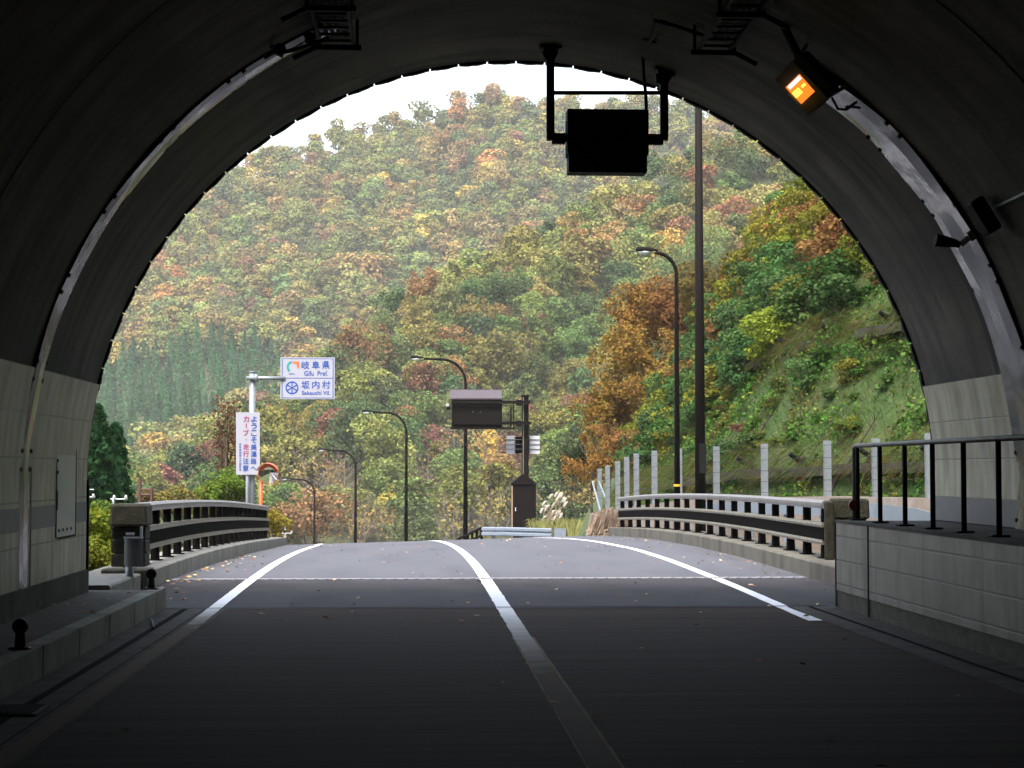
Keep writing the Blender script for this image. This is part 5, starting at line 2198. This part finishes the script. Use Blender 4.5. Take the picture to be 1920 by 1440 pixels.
# low weeds creeping over the turf
nw = 0
while nw < 150:
    Y = RNG.uniform(42, 66)
    d = RNG.uniform(0.3, 8)
    if noise.noise(Vector((Y * 0.45, d * 0.6, 13))) < 0.0 and RNG.random() < 0.7:
        continue
    p_ = slope_pt(Y, d)
    xx_, yy_ = px(p_)
    if not (1300 < xx_ < 1740 and 480 < yy_ < 850):
        continue
    u = RNG.random()
    col, w_ = ((0.055, 0.105, 0.025), 'green') if u < 0.6 else (((0.12, 0.13, 0.03), 'yellow-green') if u < 0.9 else ((0.13, 0.085, 0.04), 'dry brown'))
    s = RNG.uniform(0.2, 0.62) * (0.75 if RNG.random() < 0.5 else 1.0)
    plant('weed_clump', p_ + Vector((0, 0, -0.12)), SHRUBS[int(RNG.integers(5))], stem_meshes[0], (s, s * RNG.uniform(0.35, 0.7)), tint(col), f'low {w_} weed clump creeping over the gridded turf', 'weed', 'weeds on the gridded turf', 'stem')
    nw += 1

# vegetation left of the bridge
def cedar(xp, ytop, ybase, Y, r, lab):
    tp, bs = P(xp, ytop, Y), P(xp, ybase, Y)
    h = tp.z - bs.z
    zg = zland(tp.x, Y)
    H = tp.z - zg
    me_ = mesh_from_quads('crown', leaf_cloud(conifer_points(6500, H, r, max(0.3, H * 0.12), 16, 0.62), 0.26, 0.3, 0.6), [M['leaf']])
    q_ = MB()
    q_.tube([(0, 0, -0.4), (0, 0, H * 0.9)], [0.18, 0.03], 7)
    m2 = bpy.data.meshes.new('trunk')
    m2.from_pydata([tuple(v) for v in q_.v], [], q_.f)
    m2.materials.append(M['bark'])
    plant('cedar_tree', (tp.x, Y, zg), me_, m2, (1, 1), tint((0.022, 0.07, 0.022), 0.05), lab, 'tree', 'dark cedars beside the tunnel mouth')


cedar(183, 762, 1000, 62, 0.95, 'taller dark cedar half hidden by the tunnel wall')
cedar(217, 795, 1000, 64, 0.75, 'shorter dark cedar with a pointed top beside the taller one')
cedar(158, 800, 1000, 66, 0.9, 'dark cedar mostly behind the tunnel wall')
nb = 0
for (xp, yp, Y, s, c, lab) in [
    (185, 1010, 30, 0.55, (0.13, 0.16, 0.02), 'yellow-green bush beside the tunnel wall'),
    (190, 1060, 27, 0.5, (0.15, 0.17, 0.025), 'low yellow-green bush at the end of the footpath'),
    (170, 1075, 25.5, 0.4, (0.14, 0.15, 0.025), 'small bush touching the tunnel wall corner'),
    (200, 1040, 33, 0.6, (0.12, 0.15, 0.025), 'leafy bush behind the dark end block'),
    (190, 985, 40, 0.6, (0.1, 0.15, 0.03), 'green bush below the dark cedars'),
    (425, 915, 60, 0.75, (0.12, 0.19, 0.03), 'bright green bush below the dead brown tree'),
    (400, 925, 61, 0.6, (0.13, 0.18, 0.03), 'smaller bright green bush behind the railing'),
    (455, 925, 60, 0.5, (0.12, 0.17, 0.03), 'green bush at the foot of the sign posts'),
    (330, 945, 64, 0.7, (0.2, 0.17, 0.05), 'straw-coloured bush behind the curved railing'),
    (285, 950, 66, 0.7, (0.19, 0.15, 0.06), 'tan bush behind the rusty steel frame'),
    (380, 945, 66, 0.7, (0.19, 0.16, 0.05), 'dry olive bush behind the railing top'),
    (510, 985, 66, 0.7, (0.25, 0.2, 0.03), 'yellow bush beyond the convex mirror'),
]:
    p_ = P(xp, yp, Y)
    zg = zland(p_.x, Y)
    plant('bush', p_ - Vector((0, 0, 0.75 * s)), SHRUBS[int(RNG.integers(5))], stem_meshes[0], (s, s), c, lab, 'bush', 'bushes beside the bridge', 'stem')

# dead brown thicket by the sign: several upright stems wrapped in dry leaves
dt = thing('dead_tree', 'dead brown tree with upright twiggy stems beside the vertical sign', 'tree', (P(425, 930, 63).x, 63, -2.0))
q = MB()
pts_all = []
for k in range(12):
    xb = 400 + 62 * RNG.random()
    xt = xb + RNG.uniform(-14, 14)
    yt = RNG.uniform(745, 800)
    a, c = P(xb, 960, 63 + RNG.uniform(-0.7, 0.7)), P(xt, yt, 63 + RNG.uniform(-0.7, 0.7))
    mid = a.lerp(c, 0.5) + Vector((RNG.uniform(-0.1, 0.1), 0, 0))
    q.tube([a, mid, c], [0.055, 0.04, 0.012], 5)
    for j in range(14):
        b0 = a.lerp(c, 0.25 + 0.05 * j)
        e0 = b0 + Vector((RNG.uniform(-0.3, 0.3), RNG.uniform(-0.3, 0.3), RNG.uniform(0.2, 0.6)))
        q.tube([b0, e0], [0.014, 0.005], 3)
    for j in range(110):
        f_ = RNG.random() ** 0.8
        pts_all.append(np.array(a.lerp(c, 0.2 + 0.82 * f_)) + RNG.normal(size=3) * np.array([0.17, 0.17, 0.12]))
q.build('stems', M['bark'], dt)
me = mesh_from_quads('dry_leaves', leaf_cloud(np.array(pts_all) - np.array(dt.location), 0.15, 0.2, 0.5), [M['leaf']])
o = bpy.data.objects.new('dry_leaves', me)
o.parent = dt
o.color = (0.12, 0.062, 0.035, 1)
COL.objects.link(o)

# pampas grass by the cabinet
pg = thing('pampas_grass', 'clump of pampas grass with silver plumes beside the cabinet', 'grass', (P(1030, 990, 65).x, 65, -1.0))
q, q2, q3 = MB(), MB(), MB()
for k in range(26):
    bx_ = P(1008 + 62 * RNG.random(), 1010, 65 + RNG.uniform(-1, 1))
    tpx = RNG.uniform(1008, 1062)
    tp = P(tpx, RNG.uniform(928, 975), bx_.y)
    md = bx_.lerp(tp, 0.6) + Vector((-(tp.x - bx_.x) * 0.2, 0, 0.1))
    q.tube([bx_, md, tp], [0.012, 0.01, 0.006], 4)
    if k < 22:
        dr = Vector((0.10 + RNG.uniform(-0.03, 0.06), 0, 0.05))
        q2.tube([tp - Vector((0, 0, 0.14)), tp, tp + dr * 0.5 + Vector((0, 0, 0.09)), tp + dr + Vector((0, 0, 0.1))], [0.02, 0.06, 0.05, 0.008], 6)
for k in range(420):
    b0 = P(1003 + 75 * RNG.random(), 1012, 65 + RNG.uniform(-1.2, 1.2))
    L = RNG.uniform(0.3, 0.8)
    e0 = b0 + Vector((RNG.uniform(-0.35, 0.35), RNG.uniform(-0.2, 0.2), L))
    e1 = e0 + Vector((RNG.uniform(-0.25, 0.25), 0, -0.12))
    w = Vector((0.018, 0, 0))
    q3.face([b0 - w, b0 + w, e0 + w * 0.7, e0 - w * 0.7])
    q3.face([e0 - w * 0.7, e0 + w * 0.7, e1])
q.build('stalks', M['wood'], pg)
q2.build('plumes', M['plume'], pg, True)
q3.build('blades', mat('pale_grass_blade', (0.2, 0.2, 0.06), 0.8, var=0.4, scale=6), pg)

# brushwood heap against the railing end
bh = thing('brushwood_heap', 'leaning heap of dry brown brushwood at the railing end', 'brushwood', (P(1135, 1000, 55.5).x, 55.5, -0.8))
q = MB()
for k in range(520):
    f_ = RNG.random()
    b0 = P(1100 + 72 * f_, 1003 - 4 * f_, 55 + RNG.uniform(-0.5, 0.8))
    L = (0.35 + 0.65 * math.sin(math.pi * min(1, f_ * 0.6 + 0.28))) * RNG.uniform(0.5, 1.0)
    e0 = b0 + Vector((0.30 * L + RNG.uniform(-0.12, 0.12), RNG.uniform(-0.1, 0.1), 0.86 * L))
    q.tube([b0, e0], [0.016, 0.006], 3, cap=False)
q.build('twigs', M['deadgrass'], bh)
q = MB()
for k in range(6):
    p_ = P(1101 + 10.5 * k, 1000, 54.6)
    q.box(p_ + Vector((0, 0, -0.02)), (0.07, 0.07, 0.22))
a, c = P(1098, 995, 54.6), P(1160, 994, 54.6)
q.tube([a, c], 0.03, 5)
q.tube([a - Vector((0, 0, 0.12)), c - Vector((0, 0, 0.12))], 0.025, 5)
q.build('timber_stand', M['wood'], bh)

# grass on the slope and around
bl_v, bl_c = [], []


def blades(base, L, lean, col):
    an = RNG.uniform(0, 6.28)
    w = 0.009 * RNG.uniform(0.6, 1.4)
    u = np.array([math.cos(an) * w, math.sin(an) * w, 0])
    b0 = np.array(base)
    tip = b0 + np.array(lean) * L
    mid = b0 + (tip - b0) * 0.5 + np.array([0, 0, 0.12 * L])
    bl_v.append(np.array([b0 - u, b0 + u, tip + u * 0.25, tip - u * 0.25]))
    bl_c.append(col)


for _ in range(170000):
    Y = RNG.uniform(38, 78)
    d = RNG.uniform(-0.3, 9)
    p_ = slope_pt(Y, d)
    xx_, yy_ = px(p_)
    if not (1100 < xx_ < 1790 and yy_ > 380):
        continue
    lev = min(abs(d - l_) for l_ in (0.7, 3.2, 5.8))
    rib = abs(((Y - 40) / 3.4 + 0.5) % 1.0 - 0.5) * 3.4
    if lev > 0.35 and RNG.random() < 0.25:
        continue
    if rib < 0.2 and noise.noise(Vector((Y * 0.3, d * 0.9, 77))) > 0.12:
        continue
    n_ = noise.noise(Vector((Y * 0.5, d * 0.8, 40)))
    dry = lev < 0.35 or n_ > 0.3
    c = (0.095, 0.066, 0.03) if (dry and RNG.random() < 0.6) else ((0.045, 0.11, 0.02) if n_ < 0.05 else (0.085, 0.13, 0.025))
    L = RNG.uniform(0.1, 0.36)
    if lev < 0.35:
        L *= 1.7
        p_ = p_ + Vector((-0.3 - 0.14 * RNG.random(), 0, 0.16))
        lean = (-0.5 + RNG.uniform(-0.3, 0.2), RNG.uniform(-0.5, 0.5), -0.35 + RNG.uniform(-0.5, 0.7))
    else:
        lean = (-0.35 + RNG.uniform(-0.5, 0.5), RNG.uniform(-0.7, 0.7), 0.4 + RNG.uniform(-0.5, 0.6))
    blades(p_ + Vector((0, 0, -0.03)), L, lean, tint(c, 0.15))
for _ in range(120000):
    Y = RNG.uniform(38, 80)
    d = RNG.uniform(-0.3, 9.5)
    n_ = noise.noise(Vector((Y * 0.55, d * 0.9, 90)))
    if n_ < RNG.uniform(-0.25, 0.3):
        continue
    p_ = slope_pt(Y, d)
    xx_, yy_ = px(p_)
    if not (1100 < xx_ < 1790 and yy_ > 380):
        continue
    n2_ = noise.noise(Vector((Y * 0.9, d * 1.4, 120)))
    c = (0.075, 0.15, 0.03) if n2_ < 0.1 else ((0.15, 0.175, 0.035) if n2_ < 0.38 else (0.11, 0.08, 0.035))
    u_, v_ = rot_rand(1, 0.6)
    s_ = 0.052 * RNG.uniform(0.6, 1.5)
    b0 = np.array(p_) + np.array([-0.1, 0, 0.06]) + RNG.normal(size=3) * np.array([0.05, 0.05, 0.08]) + np.array([-0.06, 0, 0.1]) * max(0, n_) * 3
    bl_v.append(np.array([b0 + u_[0] * s_, b0 + v_[0] * s_ * 0.7, b0 - u_[0] * s_, b0 - v_[0] * s_ * 0.7]))
    bl_c.append(tint(c, 0.2))
for _ in range(5000):
    Y = RNG.uniform(21, 45)
    X = RNG.uniform(-8, -4.4)
    blades((X, Y, zland(X, Y)), RNG.uniform(0.2, 0.7), (RNG.uniform(-0.4, 0.4), RNG.uniform(-0.3, 0.3), 0.9), tint((0.13, 0.15, 0.03), 0.2))
me = mesh_from_quads('grass', np.concatenate(bl_v), [M['blade']], np.array(bl_c))
o = bpy.data.objects.new('grass', me)
COL.objects.link(o)
tag(o, 'green and dry brown grass tufts on the slope and banks', 'grass', None, 'stuff')

# fallen leaves
lv, lc = [], []
LC = [(0.45, 0.26, 0.12), (0.55, 0.42, 0.24), (0.3, 0.12, 0.05), (0.42, 0.26, 0.12), (0.16, 0.08, 0.05)]


def leaf_at(X, Y, z, s, c):
    an = RNG.uniform(0, 6.28)
    u = np.array([math.cos(an), math.sin(an), RNG.uniform(-0.25, 0.25)]) * s
    v = np.array([-math.sin(an), math.cos(an), RNG.uniform(-0.25, 0.5)]) * s * 0.6
    c0 = np.array([X, Y, z + 0.018 + s * 0.25])
    lv.append(np.array([c0 - u, c0 - v, c0 + u, c0 + v]))
    lc.append(c)


for _ in range(260):
    Y = 8 + 42 * RNG.random() ** 0.9
    if Y < 18 and RNG.random() < 0.55:
        continue
    X = RNG.uniform(XL(Y) + 0.1, XR(Y) - 0.1) if Y > PY else RNG.uniform(-2.1, 4.2)
    leaf_at(X, Y, zr(X, Y), RNG.uniform(0.025, 0.05), tint(LC[int(RNG.integers(5))], 0.15))
for _ in range(150):
    Y = 21 + 15 * RNG.random() ** 1.8
    X = XL(Y) + 0.05 + abs(RNG.normal()) * 0.28
    leaf_at(X, Y, zr(X, Y), RNG.uniform(0.025, 0.05), tint(LC[int(RNG.integers(4))], 0.15))
for _ in range(70):
    Y = 23 + 24 * RNG.random()
    X = XR(Y) - 0.05 - abs(RNG.normal()) * 0.45
    leaf_at(X, Y, zr(X, Y), RNG.uniform(0.025, 0.045), tint(LC[int(RNG.integers(4))], 0.15))
for _ in range(22):
    Y = RNG.uniform(16, 20)
    X = RNG.uniform(-3.7, -2.9)
    leaf_at(X, Y, 0.2, RNG.uniform(0.025, 0.04), tint(LC[int(RNG.integers(4))], 0.15))
me = mesh_from_quads('fallen_leaves', np.concatenate(lv), [M['litter']], np.array(lc))
o = bpy.data.objects.new('fallen_leaves', me)
COL.objects.link(o)
tag(o, 'scattered orange and tan fallen leaves on the road', 'leaves', None, 'stuff')

# ------------------------------------------------------------------ air
q = MB()
q.box((0, 500, 120), (3400, 5200, 300))
hz_ = q.build('haze', None)
hm = bpy.data.materials.new('haze')
hm.use_nodes = True
n, l = hm.node_tree.nodes, hm.node_tree.links
n.remove(n['Principled BSDF'])
pv = n.new('ShaderNodeVolumePrincipled')
pv.inputs['Color'].default_value = (0.97, 0.96, 0.97, 1)
pv.inputs['Density'].default_value = 0.0002
l.new(pv.outputs[0], n['Material Output'].inputs['Volume'])
hz_.data.materials.clear()
hz_.data.materials.append(hm)
tag(hz_, 'thin autumn haze in the valley air', 'haze', None, 'stuff')
